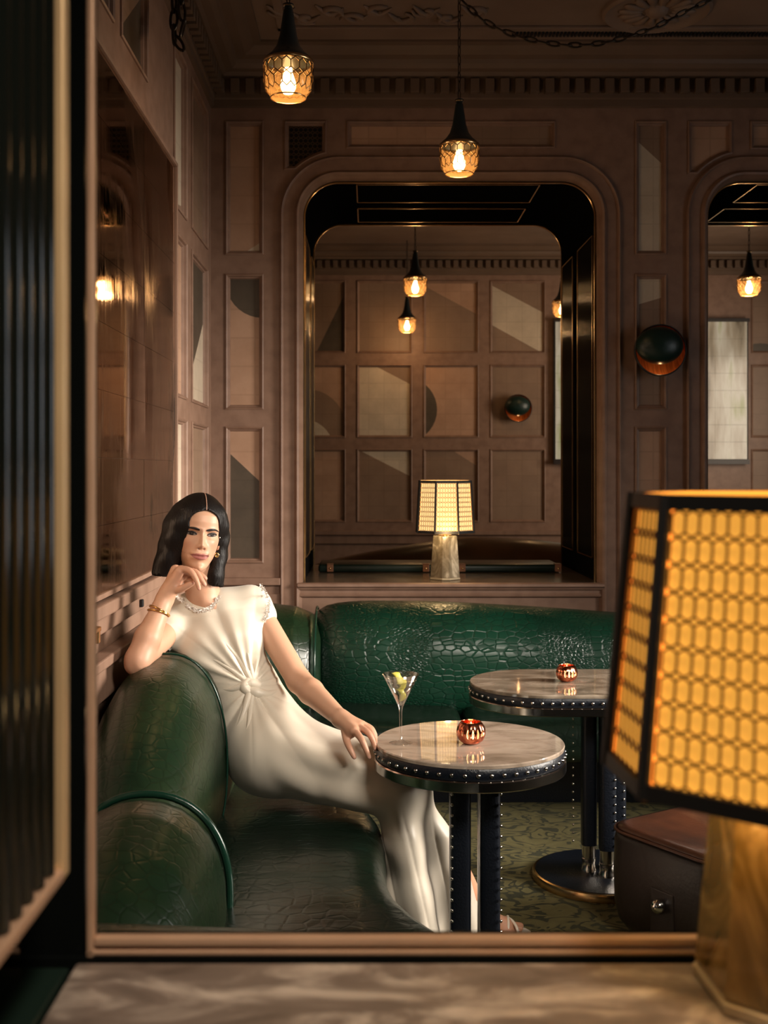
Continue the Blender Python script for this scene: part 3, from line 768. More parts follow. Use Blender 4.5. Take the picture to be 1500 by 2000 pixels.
def table(name, c, L, r, posts, zt, topmat, label, group, base_r=.235):
    t = empty(name, (c[0], c[1], 0)); tag(t, label, 'table', group)
    def slab(nm, prof, m):
        bm = bmesh.new(); loft(bm, [[(x, y, z) for x, y in offs(L, r, dr)] for dr, z in prof], cap=True)
        return mesh_obj(nm, bm, m, t, auto=35)
    slab('tabletop', [(-.01,zt-.012),(-.001,zt-.011),(.0,zt-.003),(-.002,zt)], topmat)
    slab('leather_band', [(-.02,zt-.043),(-.002,zt-.042),(.001,zt-.036),(.001,zt-.017),(-.002,zt-.012),(-.01,zt-.0121)], M['navy'])
    slab('steel_rim', [(-.04,zt-.072),(.002,zt-.0715),(.004,zt-.069),(.004,zt-.046),(.001,zt-.0432),(-.02,zt-.0431)], M['steel'])
    # evenly spaced studs around the band
    ring = offs(L, r, .001); pp = []
    per = [Vector((a[0], a[1], 0)) for a in ring]; acc = 0; step = .0335
    for a, b in zip(per, per[1:]+per[:1]):
        d = (b-a).length; s = acc
        while s < d:
            p = a.lerp(b, s/d); nn = (b-a).cross(Vector((0,0,1)))
            pp.append(((p.x, p.y, zt-.0275), nn)); s += step
        acc = s-d
    bm = bmesh.new(); studs(bm, pp, .0058); o = mesh_obj('rim_studs', bm, M['steel'], t, smooth=True); o['kind'] = 'stuff'
    for (px_, py_, r_, sd) in posts:
        bm = bmesh.new()
        prof = [(px_+r_*.98*math.copysign(abs(math.cos(a))**.55, math.cos(a)), py_+r_*.98*math.copysign(abs(math.sin(a))**.55, math.sin(a))) for a in [2*PI*k/32 for k in range(32)]]
        loft(bm, [[(x, y, z) for x, y in prof] for z in (.13, zt-.07)], cap=True)
        p = mesh_obj('post', bm, M['navy'], t, auto=50)
        bm = bmesh.new()
        for z in np.arange(.15, zt-.09, .0285): studs(bm, [((px_+r_*sd, py_-r_*.93, z), (sd, -1, 0))], .0048)
        o = mesh_obj('post_studs', bm, M['steel'], p, smooth=True); o['kind'] = 'stuff'
        bm = bmesh.new(); lathe(bm, [(.0,.13),(r_*.9,.13),(r_*.9,.085),(r_*.98,.083),(r_*.98,.075),(r_*.9,.073),(r_*.9,.05),(r_*1.02,.045),(r_*1.02,.032)], 24, (px_, py_, 0))
        mesh_obj('ferrule', bm, M['steel'], p, auto=40)
    bm = bmesh.new(); lathe(bm, [(0,.036),(.11,.036),(.12,.033),(base_r-.01,.031),(base_r-.006,.027)], 64); mesh_obj('base_plate', bm, M['navy'], t, auto=40)
    bm = bmesh.new(); lathe(bm, [(base_r-.007,.029),(base_r,.027),(base_r+.004,.018),(base_r+.004,.001),(0,.001)], 64); mesh_obj('base_rim', bm, M['brass'], t, auto=40)
    return t
T1 = (xx(917, 3.16), 3.16); T2 = (xx(1172, 4.05), 4.05); ZT = .70
table('side_table', T1, 0, .2605, [(-.031,-.06,.0295,-.80), (.049,-.06,.0285,.97), (.055,.055,.028,.9)], ZT, M['tabletop'], 'round marble-topped side table with studded leather rim beside the woman, holding the cocktail', None)
table('side_table', T2, .42, .252, [(-.044,-.02,.027,-2.2), (.010,-.075,.029,.75), (.060,-.01,.028,.6)], ZT, M['tabletop2'], 'long oval marble-topped table with studded rim in front of the back banquette', None)

# copper votives
def votive(c, s, label):
    t = empty('candle_holder', c); tag(t, label, 'candle', None)
    bm = bmesh.new()
    out = [(.014,.000),(.024,.002),(.033,.010),(.0385,.022),(.0395,.034),(.037,.046),(.031,.056),(.028,.060)]
    prof = [(0,.0)]+out+[(.0262,.060),(.029,.055),(.035,.045),(.037,.034),(.036,.022),(.031,.012),(.02,.006),(0,.005)]
    lathe(bm, [(a*s, b*s) for a, b in prof], 72, ripple=lambda a, z: .028*math.cos(14*a)*max(0, math.sin(min(max(z/(.06*s), 0), 1)*PI)))
    mesh_obj('copper_bowl', bm, mat('copper_glass', (.85,.30,.17), .14, 1, c2=(.5,.14,.08), nscale=(60,60,60), lo=.45, hi=.6), t, smooth=True)
    bm = bmesh.new(); lathe(bm, [(0,.0),(.012*s,.001),(.012*s,.026*s),(0,.027*s)], 20, (0,0,.007*s)); mesh_obj('wax', bm, emis('glowing_wax', (1,.62,.3), 1.2), t, smooth=True)
    bm = bmesh.new(); lathe(bm, [(0,.0),(.003*s,.004*s),(.004*s,.009*s),(.002*s,.018*s),(0,.024*s)], 12, (0,0,.036*s)); mesh_obj('flame', bm, M['flame'], t, smooth=True)
    # little cut slots glowing at front
    for k in range(-2, 3):
        a = -PI/2+.36*k+.05; rr = .0397*s
        bm = bmesh.new(); p = Vector((rr*math.cos(a), rr*math.sin(a), .032*s)); sx = Vector((-math.sin(a), math.cos(a), 0)); n = Vector((math.cos(a), math.sin(a), 0))
        h = (.013 if k in (-1, 0, 1) else .009)*s
        ring = [p+sx*(.0028*s*math.cos(q))*(1-.4*math.sin(q))+Vector((0,0,h*math.sin(q)))-n*(.003*math.sin(q)**2*s)+n*.0012 for q in [2*PI*j/14 for j in range(14)]]
        bm.faces.new([bm.verts.new(v) for v in ring]); mesh_obj('glowing_slot', bm, emis('slot_glow', (1,.55,.22), 3.0 if k in (-1, 0) else .7), t)
    point('candle_light', (c[0], c[1], c[2]+.085*s), .12, (1,.6,.3), .01)
    return t
p = P(920, 1452, 3.13); votive((p.x, 3.13, ZT+.001), 1.0, 'ribbed copper candle holder on the round marble table')
p = P(1107, 1325, 4.05); votive((p.x, 4.05, ZT+.001), .96, 'ribbed copper candle holder on the farther oval table')

# martini
gx, gy_ = P(783, 1436, 3.11).x, 3.13
g = empty('cocktail_glass', (gx, gy_, ZT+.001)); tag(g, 'stemmed martini glass with lemon twist on the round marble table', 'glass')
bm = bmesh.new()
out = [(.0315,.0005),(.032,.001),(.030,.002),(.012,.006),(.0045,.012),(.0036,.03),(.0034,.06),(.0042,.085),(.0065,.100),(.010,.108),(.022,.132),(.0505,.190)]
inn = [(.0497,.1902),(.0212,.133),(.009,.110),(.003,.104),(0,.103)]
lathe(bm, out+inn, 56); mesh_obj('glass_body', bm, M['glass'], g, smooth=True)
bm = bmesh.new(); lathe(bm, [(0,.1035),(.003,.1045),(.0088,.1105),(.0208,.1335),(.0385,.1685),(.0375,.1690),(0,.1690)], 48); mesh_obj('drink', bm, M['gin'], g, smooth=True)
bm = bmesh.new()
pts = catmull([(-.020,-.012,.196),(-.010,-.014,.190),(-.004,-.016,.176),(.006,-.016,.166),(.001,-.014,.154),(-.004,-.012,.150),(.004,-.011,.140),(.006,-.008,.128),(.002,-.006,.117)], 5)
wd_ = [.003+.0105*math.sin(PI*min(1, (i+2)/(len(pts)+3)))**.7 for i in range(len(pts))]
rings = []
for i, p in enumerate(pts):
    ang = .35+.9*math.sin(i*.16); sx = Vector((math.cos(ang)*.85, .25, math.sin(ang)*.5)).normalized()
    n = Vector((0,-1,0)); a = wd_[i]*1.0
    rings.append([p-sx*a, p-sx*a*.5+n*.002, p+sx*a*.5+n*.002, p+sx*a, p+sx*a*.5-n*.0008, p-sx*a*.5-n*.0008])
loft(bm, rings, cap=True); mesh_obj('lemon_twist', bm, mat('lemon_peel', (.80,.66,.05), .45, c2=(.85,.76,.16), nscale=(60,60,60)), g, smooth=True)

# ------------------------------------------------------------------ octagonal lattice lamps
def lamp(name, loc, rot, label, pm, sm_, s=1.0, rb=.152, rt=.130, hs=.248, hb=.196, power=1.2):
    t = empty(name, loc, rot); tag(t, label, 'lamp')
    z0 = hb; z1 = hb+hs
    shade = mesh_obj('lamp_shade', bmesh.new(), None, t)
    def corner(k, z):
        r = rb+(rt-rb)*(z-z0)/hs; a = PI/4*k
        return Vector((r*math.cos(a), r*math.sin(a), z))
    bm = bmesh.new()
    for k in range(8):
        tube(bm, [corner(k, z0), corner(k, z1)], .0055, 6)
        for z, sg in ((z0, 1), (z1, -1)):
            a, b = corner(k, z), corner(k+1, z); c_, d_ = corner(k, z+sg*.013), corner(k+1, z+sg*.013)
            n = (b-a).cross(Vector((0,0,1))).normalized()*.003
            va = [bm.verts.new(q) for q in (a+n, b+n, d_+n, c_+n, a-n, b-n, d_-n, c_-n)]
            for f in ((0,1,2,3),(7,6,5,4),(0,4,5,1),(1,5,6,2),(2,6,7,3),(3,7,4,0)): bm.faces.new([va[i] for i in f])
    mesh_obj('shade_frame', bm, M['blackmatte'], shade)
    for k in range(8):
        a0, a1, b0, b1 = corner(k, z0), corner(k+1, z0), corner(k, z1), corner(k+1, z1)
        n = (a1-a0).cross(b0-a0).normalized()
        if n.dot(a0) < 0: n = -n
        bm = bmesh.new(); q = [bm.verts.new(v-n*.006) for v in (a0, a1, b1, b0)]; f = bm.faces.new(q)
        q2 = [bm.verts.new(v-n*.0075) for v in (a0, a1, b1, b0)]; bm.faces.new(q2[::-1])
        mesh_obj('shade_panel', bm, pm, shade)
        bm = bmesh.new(); nc, nr = 7, 10
        def fn(u, v, a0=a0, a1=a1, b0=b0, b1=b1, n=n, nc=nc, nr=nr):
            v = v/nr*.90+.05; u = .07+.86*u/nc
            return (a0.lerp(a1, u)).lerp(b0.lerp(b1, u), v)-n*.001, n
        hexlattice(bm, fn, nc, nr, .17, .0009, .0007)
        mesh_obj('lattice', bm, mat_lat, shade)
    bm = bmesh.new(); f = bm.faces.new([bm.verts.new(corner(k, z1-.010)*1) for k in range(8)]); mesh_obj('top_diffuser', bm, M['opal'], shade)
    bm = bmesh.new(); f = bm.faces.new([bm.verts.new(Vector((corner(k, z0).x*.98, corner(k, z0).y*.98, z0+.006))) for k in range(8)][::-1]); mesh_obj('bottom_diffuser', bm, M['cream'], shade)
    bm = bmesh.new()
    for k in range(4): tube(bm, [corner(k, z0)*1, corner(k+4, z0)*1], .0025, 6)
    mesh_obj('spider_ring', bm, M['brass'], shade)
    # tapered faceted stone base
    bm = bmesh.new(); rings = []
    def oct_(r, ch, z): 
        pts = []
        for sx, sy in ((1,-1),(1,1),(-1,1),(-1,-1)):
            if (sx, sy) in ((1,1), (-1,-1)): pts += [(sx*r, sy*(r-ch), z), (sx*(r-ch), sy*r, z)]
            else: pts += [(sx*(r-ch), sy*r, z), (sx*r, sy*(r-ch), z)]
        pts.sort(key=lambda q: math.atan2(q[1], q[0])); return pts
    loft(bm, [oct_(.0635, .026, .012), oct_(.0645,.026,.016), oct_(.052, .021, hb-.020), oct_(.050,.020,hb-.016)], cap=True)
    bb = mesh_obj('stone_base', bm, sm_, t)
    bb.rotation_euler = (0, 0, PI/8)
    bm = bmesh.new(); loft(bm, [oct_(.060,.024,.0), oct_(.066,.026,.002), oct_(.066,.026,.010), oct_(.060,.024,.012)], cap=True); o = mesh_obj('foot_plate', bm, M['glassy'], t); o.rotation_euler = (0,0,PI/8)
    bm = bmesh.new(); lathe(bm, [(0,hb-.016),(.034,hb-.016),(.034,hb-.011),(.010,hb-.009),(.008,hb+.004),(0,hb+.005)], 20); mesh_obj('brass_cap', bm, M['brass'], t, auto=40)
    return t
def alab(nm, c1, c2, c3):
    m, nt, b = newmat(nm)
    n = nd(nt, 'ShaderNodeTexNoise'); n.inputs['Scale'].default_value = 1; n.inputs['Detail'].default_value = 7; n.inputs['Distortion'].default_value = 1.6
    nt.links.new(coords(nt, (14, 14, 9), (.5,.3,0)), n.inputs['Vector'])
    nt.links.new(ramp(nt, n.outputs[0], [(.38, c1), (.54, c2), (.66, c3)]), b.inputs['Base Color'])
    b.inputs['Roughness'].default_value = .16; b.inputs['Subsurface Weight'].default_value = 0
    b.inputs['Coat Weight'].default_value = .5
    return m
M['glassy'] = mat('pale_stone_plate', (.5,.42,.3), .15)
mat_lat = mat('shade_lattice', (.22,.075,.012), .5)
lamp('table_lamp', (.362, 1.0, .992), math.radians(70), 'large blurred octagonal lattice-shade lamp in the right foreground on the marble ledge', M['amber'], alab('golden_veined_stone', (.16,.095,.025), (.30,.19,.065), (.62,.44,.20)), rb=.152, rt=.128, hs=.250, hb=.188)
lamp('table_lamp', (xx(869, 5.74), 5.74, zz(1137)+.001), PI/8, 'small octagonal lattice-shade lamp standing on the sill of the arched opening', emis('lit_pale_shade', (1.0,.66,.27), 1.0), alab('grey_veined_stone', (.17,.135,.09), (.30,.25,.18), (.62,.54,.42)), rb=.152, rt=.136, hs=.262, hb=.235)
point('shade_glow', (.34, .96, 1.165), 1.5, (1,.62,.25), .03)
point('shade_glow', (xx(869, 5.74), 5.52, zz(1040)), 1.1, (1,.66,.32), .02)
point('shade_glow', (xx(869, 5.74), 5.74, zz(915)), .7, (1,.66,.32), .03)

# leather pad on the sill behind the lamp
pd = empty('leather_bolster', (.4, 6.25, zz(1137)+.001)); tag(pd, 'long dark green leather bolster with riveted tabs lying on the arch sill', 'cushion')
sx0, sx1 = -.27, 1.03
bm = boxbm(sx0-.4, sx1-.4, -.13, .2, 0, .042, bev=.012); mesh_obj('pad', bm, M['filmg'], pd, smooth=True)
for px in (645, 832, 903, 1090):
    x = xx(px, 6.12)-.4
    bm = boxbm(x-.017, x+.017, -.138, -.128, .004, .046, bev=.002); box(bm, x-.017, x+.017, -.138, -.09, .042, .047)
    tb = mesh_obj('leather_tab', bm, M['tan'], pd)
    bm = bmesh.new(); studs(bm, [((x, -.139, .022), (0,-1,0))], .006); mesh_obj('rivet', bm, M['brass'], tb, smooth=True)

# far sofa behind the opening
fs = empty('far_sofa', (0,0,0)); tag(fs, 'brown leather curved sofa back seen through the arched opening', 'sofa')
sweep_x('backrest', [(-.45,7.3,.16,.35,.80),(-.3,7.28,.22,.3,.875),(.1,7.26,.25,.3,.955),(.58,7.25,.26,.3,1.035),(1.0,7.25,.26,.3,1.02),(1.5,7.26,.25,.3,.96),(2.2,7.28,.25,.3,.90),(3.6,7.3,.25,.3,.90)], mat('far_sofa_leather', (.10,.045,.018), .28, c2=(.05,.028,.012), nscale=(4,4,4)), fs, 2.4)
mesh_obj('base', boxbm(-.5, 3.6, 7.1, 7.5, .001, .4), M['browndk'], fs)
sweep_x('seat_cushion', [(-.5,7.7,.2,.3,.42),(-.4,7.72,.3,.28,.45),(3.5,7.72,.3,.28,.45),(3.6,7.7,.2,.3,.42)], M['seat'], fs, 4)

# ------------------------------------------------------------------ ottoman
oc = (1.06, 3.53)
ot = empty('ottoman', (oc[0], oc[1], 0), math.radians(33)); tag(ot, 'rounded brown leather cube stool with metal knob at lower right', 'stool')
def rsq(a, r, z, n=8):
    pts = []
    for q in range(4):
        for k in range(n+1):
            t = PI/2*(q+k/n); cx = (a-r)*(1 if q in (0, 3) else -1); cy = (a-r)*(1 if q in (0, 1) else -1)
            pts.append((cx+r*math.cos(t), cy+r*math.sin(t), z))
    return pts
bm = bmesh.new()
loft(bm, [rsq(.15,.06,.002), rsq(.195,.07,.012), rsq(.222,.08,.05), rsq(.232,.085,.10), rsq(.234,.085,.20), rsq(.232,.085,.30), rsq(.226,.08,.325)], cap=True)
mesh_obj('body', bm, M['browndk'], ot, smooth=True)
bm = bmesh.new()
loft(bm, [rsq(.226,.08,.325), rsq(.222,.078,.338), rsq(.20,.07,.344), rsq(.15,.06,.338), rsq(.08,.04,.333), rsq(.01,.005,.331)], cap=True)
mesh_obj('seat_pad', bm, M['brown'], ot, smooth=True)
bm = bmesh.new(); tube(bm, [Vector(p) for p in rsq(.231,.085,.327)]+[Vector(rsq(.231,.085,.327)[0])], .005, 6, cap=False); mesh_obj('piping', bm, M['brown'], ot, smooth=True)
bm = bmesh.new()
# leather tab and knob on the face that looks to the camera's left
box(bm, -.237, -.230, .03, .12, .001+.02, .20, bev=.003)
mesh_obj('leather_tab', bm, M['browndk'], ot).location = (0, -.09, 0)
bm = bmesh.new(); bmesh.ops.create_uvsphere(bm, u_segments=24, v_segments=16, radius=.023)
k_ = mesh_obj('knob', bm, M['steel'], ot, smooth=True); k_.location = (-.250, -.015, .158)

# ------------------------------------------------------------------ wall sconces
def sconce(loc, label, r=.126):
    t = empty('wall_sconce', loc); tag(t, label, 'wall light')
    b1 = bmesh.new()
    # shallow outer dish: sphere cap opening forwards (-y)
    out = []; n = 18
    for k in range(n+1):
        a = math.radians(180-8)*0+math.radians(8+ (98-8)*k/n); out.append((r*math.sin(a), r*.62*math.cos(a)))
    pr = [(0, r*.62)]+out; inn = [(x*.955, y*.93) for x, y in out[::-1]]+[(0, r*.62*.93)]
    lathe(b1, pr+inn, 48); bmesh.ops.rotate(b1, verts=b1.verts, cent=(0,0,0), matrix=Matrix.Rotation(-PI/2, 3, 'X'))
    for f in b1.faces:
        c = f.calc_center_median(); f.material_index = 0
    o = mesh_obj('outer_dish', b1, M['blackmatte'], t, smooth=True); o.location = (0, -.075, 0)
    b2 = bmesh.new(); out2 = [(x*.95, y*.90) for x, y in out[::1]]
    lathe(b2, [(0, r*.62*.90)]+out2, 48); bmesh.ops.rotate(b2, verts=b2.verts, cent=(0,0,0), matrix=Matrix.Rotation(-PI/2, 3, 'X'))
    o = mesh_obj('copper_lining', b2, mat('ribbed_copper', (.75,.26,.07), .45, .7, c2=(.45,.14,.04), nscale=(120, 8, 8)), t, smooth=True); o.location = (0, -.075, 0)
    b3 = bmesh.new(); bmesh.ops.create_uvsphere(b3, u_segments=40, v_segments=24, radius=r*.90)
    for v in b3.verts: v.co.y *= .62; v.co.z *= .80
    o = mesh_obj('leather_dome', b3, mat('bottle_green_leather', (.006,.022,.017), .38, bump=.5, bscale=(30,30,30)), t, smooth=True); o.location = (-.009, -.098, .020)
    b4 = bmesh.new(); lathe(b4, [(0,0),(.045,0),(.045,.02),(0,.02)], 24); bmesh.ops.rotate(b4, verts=b4.verts, cent=(0,0,0), matrix=Matrix.Rotation(PI/2, 3, 'X')); mesh_obj('wall_plate', b4, M['brass'], t)
    point('sconce_light', (loc[0], loc[1]-.085, loc[2]-r*.74), .10, (1,.5,.2), .006)
    return t
sconce((xx(1292, 5.5), 5.6, zz(683, 5.5)), 'round dark green leather wall sconce with copper lining between the two arches')
sconce((xx(1013, 10.3), 10.4, zz(797, 10.3)), 'round dark wall sconce on the far room wall seen through the middle arch')

# ------------------------------------------------------------------ pendants
def pendant(px, pyb, d, label, ztop=ZC, power=3.0, detail=True):
    c = P(px, pyb, d); t = empty('pendant_lamp', (c.x, d, c.z)); tag(t, label, 'pendant lamp')
    R = .0815
    bm = bmesh.new()
    prof = [(.075,.118),(.078,.122),(.074,.132),(.058,.146),(.040,.170),(.029,.205),(.022,.250),(.016,.290),(.013,.292),(.013,.300),(.018,.302),(.018,.309),(.006,.311),(0,.311)]
    lathe(bm, prof+[(0,.31)], 36); mesh_obj('trumpet_body', bm, M['navy_g'], t, auto=40)
    for pr_ in ([(.0785,.112),(.0825,.114),(.0825,.124),(.0785,.126)], [(.058,.0),(.060,.002),(.058,.005),(.0545,.003),(.058,.0)], [(.0165,.301),(.0185,.303),(.0165,.308)]):
        bm = bmesh.new(); lathe(bm, pr_, 40); mesh_obj('brass_ring', bm, M['brass'], t, smooth=True)
    bm = bmesh.new(); nc, nr = 18, 2
    def fn(u, v):
        a = 2*PI*u/nc; vv = v/nr; z = .112*(1-vv)+.022*vv
        r = R*(1 if vv < .8 else 1-.14*(vv-.8)/.2)
        return Vector((r*math.cos(a), r*math.sin(a), z)), Vector((math.cos(a), math.sin(a), 0))
    hexlattice(bm, fn, nc, nr, .26, .0016, .0010)
    mesh_obj('lattice_band', bm, M['dkbrass'], t)
    bm = bmesh.new(); lathe(bm, [(.0755,.112),(.0755,.028),(.066,.018),(.057,.003)], 36); mesh_obj('glass_liner', bm, M['tintglass'], t, smooth=True)
    bm = bmesh.new(); lathe(bm, [(0,.012),(.016,.018),(.0245,.035),(.0255,.050),(.019,.070),(.014,.085),(.013,.10),(0,.10)], 24); mesh_obj('bulb', bm, M['bulb'], t, smooth=True)
    # chain of links
    z = .311; me = None; k = 0; top = ztop-c.z
    while z < top-.01:
        if me is None:
            b_ = bmesh.new(); pts = [(.006*math.copysign(abs(math.cos(a))**.7, math.cos(a)), 0, .021*math.sin(a)) for a in [2*PI*i/16 for i in range(17)]]
            tube(b_, pts, .0022, 6, cap=False); l_ = mesh_obj('chain_link', b_, M['chain'], t, smooth=True); me = l_.data
        else:
            l_ = bpy.data.objects.new('chain_link', me); COL.objects.link(l_); l_.parent = t
        l_.location = (0, 0, z+.019); l_.rotation_euler = (0, 0, (PI/2)*(k % 2)+.6); z += .036; k += 1
    point('pendant_light', (c.x, d, c.z+.005), power, (1.0,.58,.26), .03)
    point('pendant_light', (c.x, d-.10, c.z+.06), power*.12, (1.0,.58,.26), .02)
    return t
M['navy_g'] = mat('dark_bottle_metal', (.008,.018,.020), .22, coat=.3)
M['dkbrass'] = mat('dark_brass', (.20,.11,.04), .35, .8)
M['chain'] = mat('dark_bronze_chain', (.06,.045,.032), .35, .8)
m_, nt_x, b_x = newmat('amber_glass_liner'); b_x.inputs['Base Color'].default_value = (1,.62,.28,1); b_x.inputs['Alpha'].default_value = .16; b_x.inputs['Roughness'].default_value = .1
b_x.inputs['Emission Color'].default_value = (1,.42,.10,1); b_x.inputs['Emission Strength'].default_value = .12
M['tintglass'] = m_
pendant(563, 193, 3.74, 'pendant lamp at top left, hanging nearest on its short chain', power=1.0)
pendant(897, 341, 4.72, 'pendant lamp hanging in front of the middle arch top', power=1.3)
pendant(811, 577, 7.9, 'upper of two pendant lamps seen through the middle arch', power=3.2)
pendant(795, 649, 10.0, 'lower of two pendant lamps seen through the middle arch', power=4.2)
pendant(1463, 577, 7.97, 'pendant lamp seen through the right arch', power=5)
pendant(1098, 618, 9.3, 'pendant lamp partly hidden at the right jamb of the middle arch', power=3)
# swag chain
def swag(name, pts, label, size=.030, rad=.0035):
    t = empty(name, pts[0]); tag(t, label, 'chain'); o0 = Vector(pts[0])
    cur = catmull(pts, 30); s = 0; me = None; k = 0; last = cur[0]; nxt = size*.6
    for a, b in zip(cur, cur[1:]):
        s += (b-a).length
        if s >= nxt:
            if me is None:
                b_ = bmesh.new(); tube(b_, [(size*.62*math.cos(q)*1.0, size*.2*math.sin(q), 0) for q in [2*PI*i/16 for i in range(17)]], rad, 6, cap=False)
                l_ = mesh_obj('chain_link', b_, M['chain'], t, smooth=True); me = l_.data
            else: l_ = bpy.data.objects.new('chain_link', me); COL.objects.link(l_); l_.parent = t
            l_.location = b-o0
            qd = (b-last).to_track_quat('X', 'Z') @ Matrix.Rotation((PI/2)*(k % 2)+.4, 4, 'X').to_quaternion()
            l_.rotation_mode = 'QUATERNION'; l_.rotation_quaternion = qd; nxt += size*1.02; k += 1; last = b
swag('swag_chain', [P(897,-5,4.80), P(945,40,4.80), P(1010,70,4.80), P(1095,87,4.80), P(1180,83,4.80), P(1270,57,4.80), P(1340,22,4.80), P(1400,-5,4.80)], 'dark metal chain swagged across the ceiling from the middle pendant', size=.046, rad=.0042)
ch = P(305, 0, 4.05)
swag('hanging_chain', [(-.66,4.0,ZC-.02), (-.67,4.0,3.30), (-.675,3.97,3.12), (-.67,3.93,2.96), (-.655,3.90,2.90), (-.64,3.93,2.97), (-.65,3.96,3.1), (-.64,3.98,3.3), (-.64,4.0,ZC-.02)], 'dark looped chain hanging beside the left wall above the mirror', size=.065, rad=.0055)

# ------------------------------------------------------------------ foreground partition, ledge, reeded screen
FY = 1.08
def fr(px): return xx(px, FY)
pt = empty('partition_frame', (0,0,0)); pt['kind'] = 'structure'; pt.name = 'trim_6'
xl0, xl1 = fr(168), fr(183); zb0, zb1 = CH+(VY-1850)*FY/F, CH+(VY-1832)*FY/F
mesh_obj('bronze_bar', boxbm(xl0, xl1, FY, FY+.012, zb0-.012, 3.0, bev=.002), M['bronze'], pt)
mesh_obj('bronze_bar', boxbm(xl1, 1.9, FY, FY+.012, zb0, zb1, bev=.002), M['bronze'], pt)
mesh_obj('bronze_bar', boxbm(xl0, 1.9, FY, FY+.010, zb0-.0085, zb0-.0035, bev=.0015), M['bronze'], pt)
mesh_obj('bronze_bar', boxbm(-.36, xl0-.004, FY+.004, FY+.012, zb0, zb1-.002, bev=.002), M['bronze'], pt)
mesh_obj('bronze_bar', boxbm(-.36, xl0-.004, FY+.004, FY+.012, zb0-.0085, zb0-.0035, bev=.001), M['bronze'], pt)
mesh_obj('lower_rail', boxbm(-1.6, 1.9, FY-.004, FY+.06, .0, zb0-.009), M['black'], pt)
mesh_obj('side_post', boxbm(-.33, xl0-.0015, FY+.002, FY+.05, zb0-.013, 3.0), M['black'], pt)
mesh_obj('side_panel', boxbm(-1.6, -.33, FY+.02, FY+.05, zb0-.013, ZC), M['black'], pt)
lg = mesh_obj('marble_ledge', boxbm(-.272, 1.9, .45, 1.062, .955, .992, bev=.003), M['ledge']); tag(lg, 'grey-brown veined marble ledge along the bottom foreground', 'ledge')
lb = mesh_obj('counter_base', boxbm(-.25, 1.88, .5, 1.05, 0, .954), M['black']); struct(lb); lb.name = 'trim_7'
cb = mesh_obj('black_counter', boxbm(-1.4, -.278, .45, 1.062, .2, .988, bev=.003), M['filmg']); tag(cb, 'black lacquer counter at the bottom left beside the marble ledge', 'counter')
cbb = mesh_obj('counter_plinth', boxbm(-1.35, -.3, .5, 1.05, 0, .2), M['black'], cb)
# reeded screen
sc_ = empty('reeded_screen', (-.2655, .55, 1.097)); tag(sc_, 'dark reeded glass screen with brass edge at the left foreground', 'screen')
Y1 = 1.0; zz0 = 1.097; ht = ZC-zz0
pitch = .030; k = 0; y = .35
while y < Y1-.012-pitch*.5:
    bm = bmesh.new()
    pr = [(.010*math.sin(PI*j/10), y+pitch*j/10-.55) for j in range(11)]
    loft(bm, [[(x-.010, yy, .012) for x, yy in pr], [(x-.010, yy, ht-.01) for x, yy in pr]], close=False)
    box(bm, -.016, -.0105, y-.55, y+pitch-.55, .012, ht-.01)
    mesh_obj('reed', bm, M['reed'], sc_, smooth=False, auto=60); y += pitch
bm = boxbm(-.014, .004, Y1-.55-.018, Y1-.55, 0, ht, bev=.003); mesh_obj('brass_edge', bm, M['brassb'], sc_)
bm = boxbm(-.014, .004, .32-.55, Y1-.55-.018, 0, .010, bev=.002); mesh_obj('brass_bottom_rail', bm, M['bronze'], sc_)
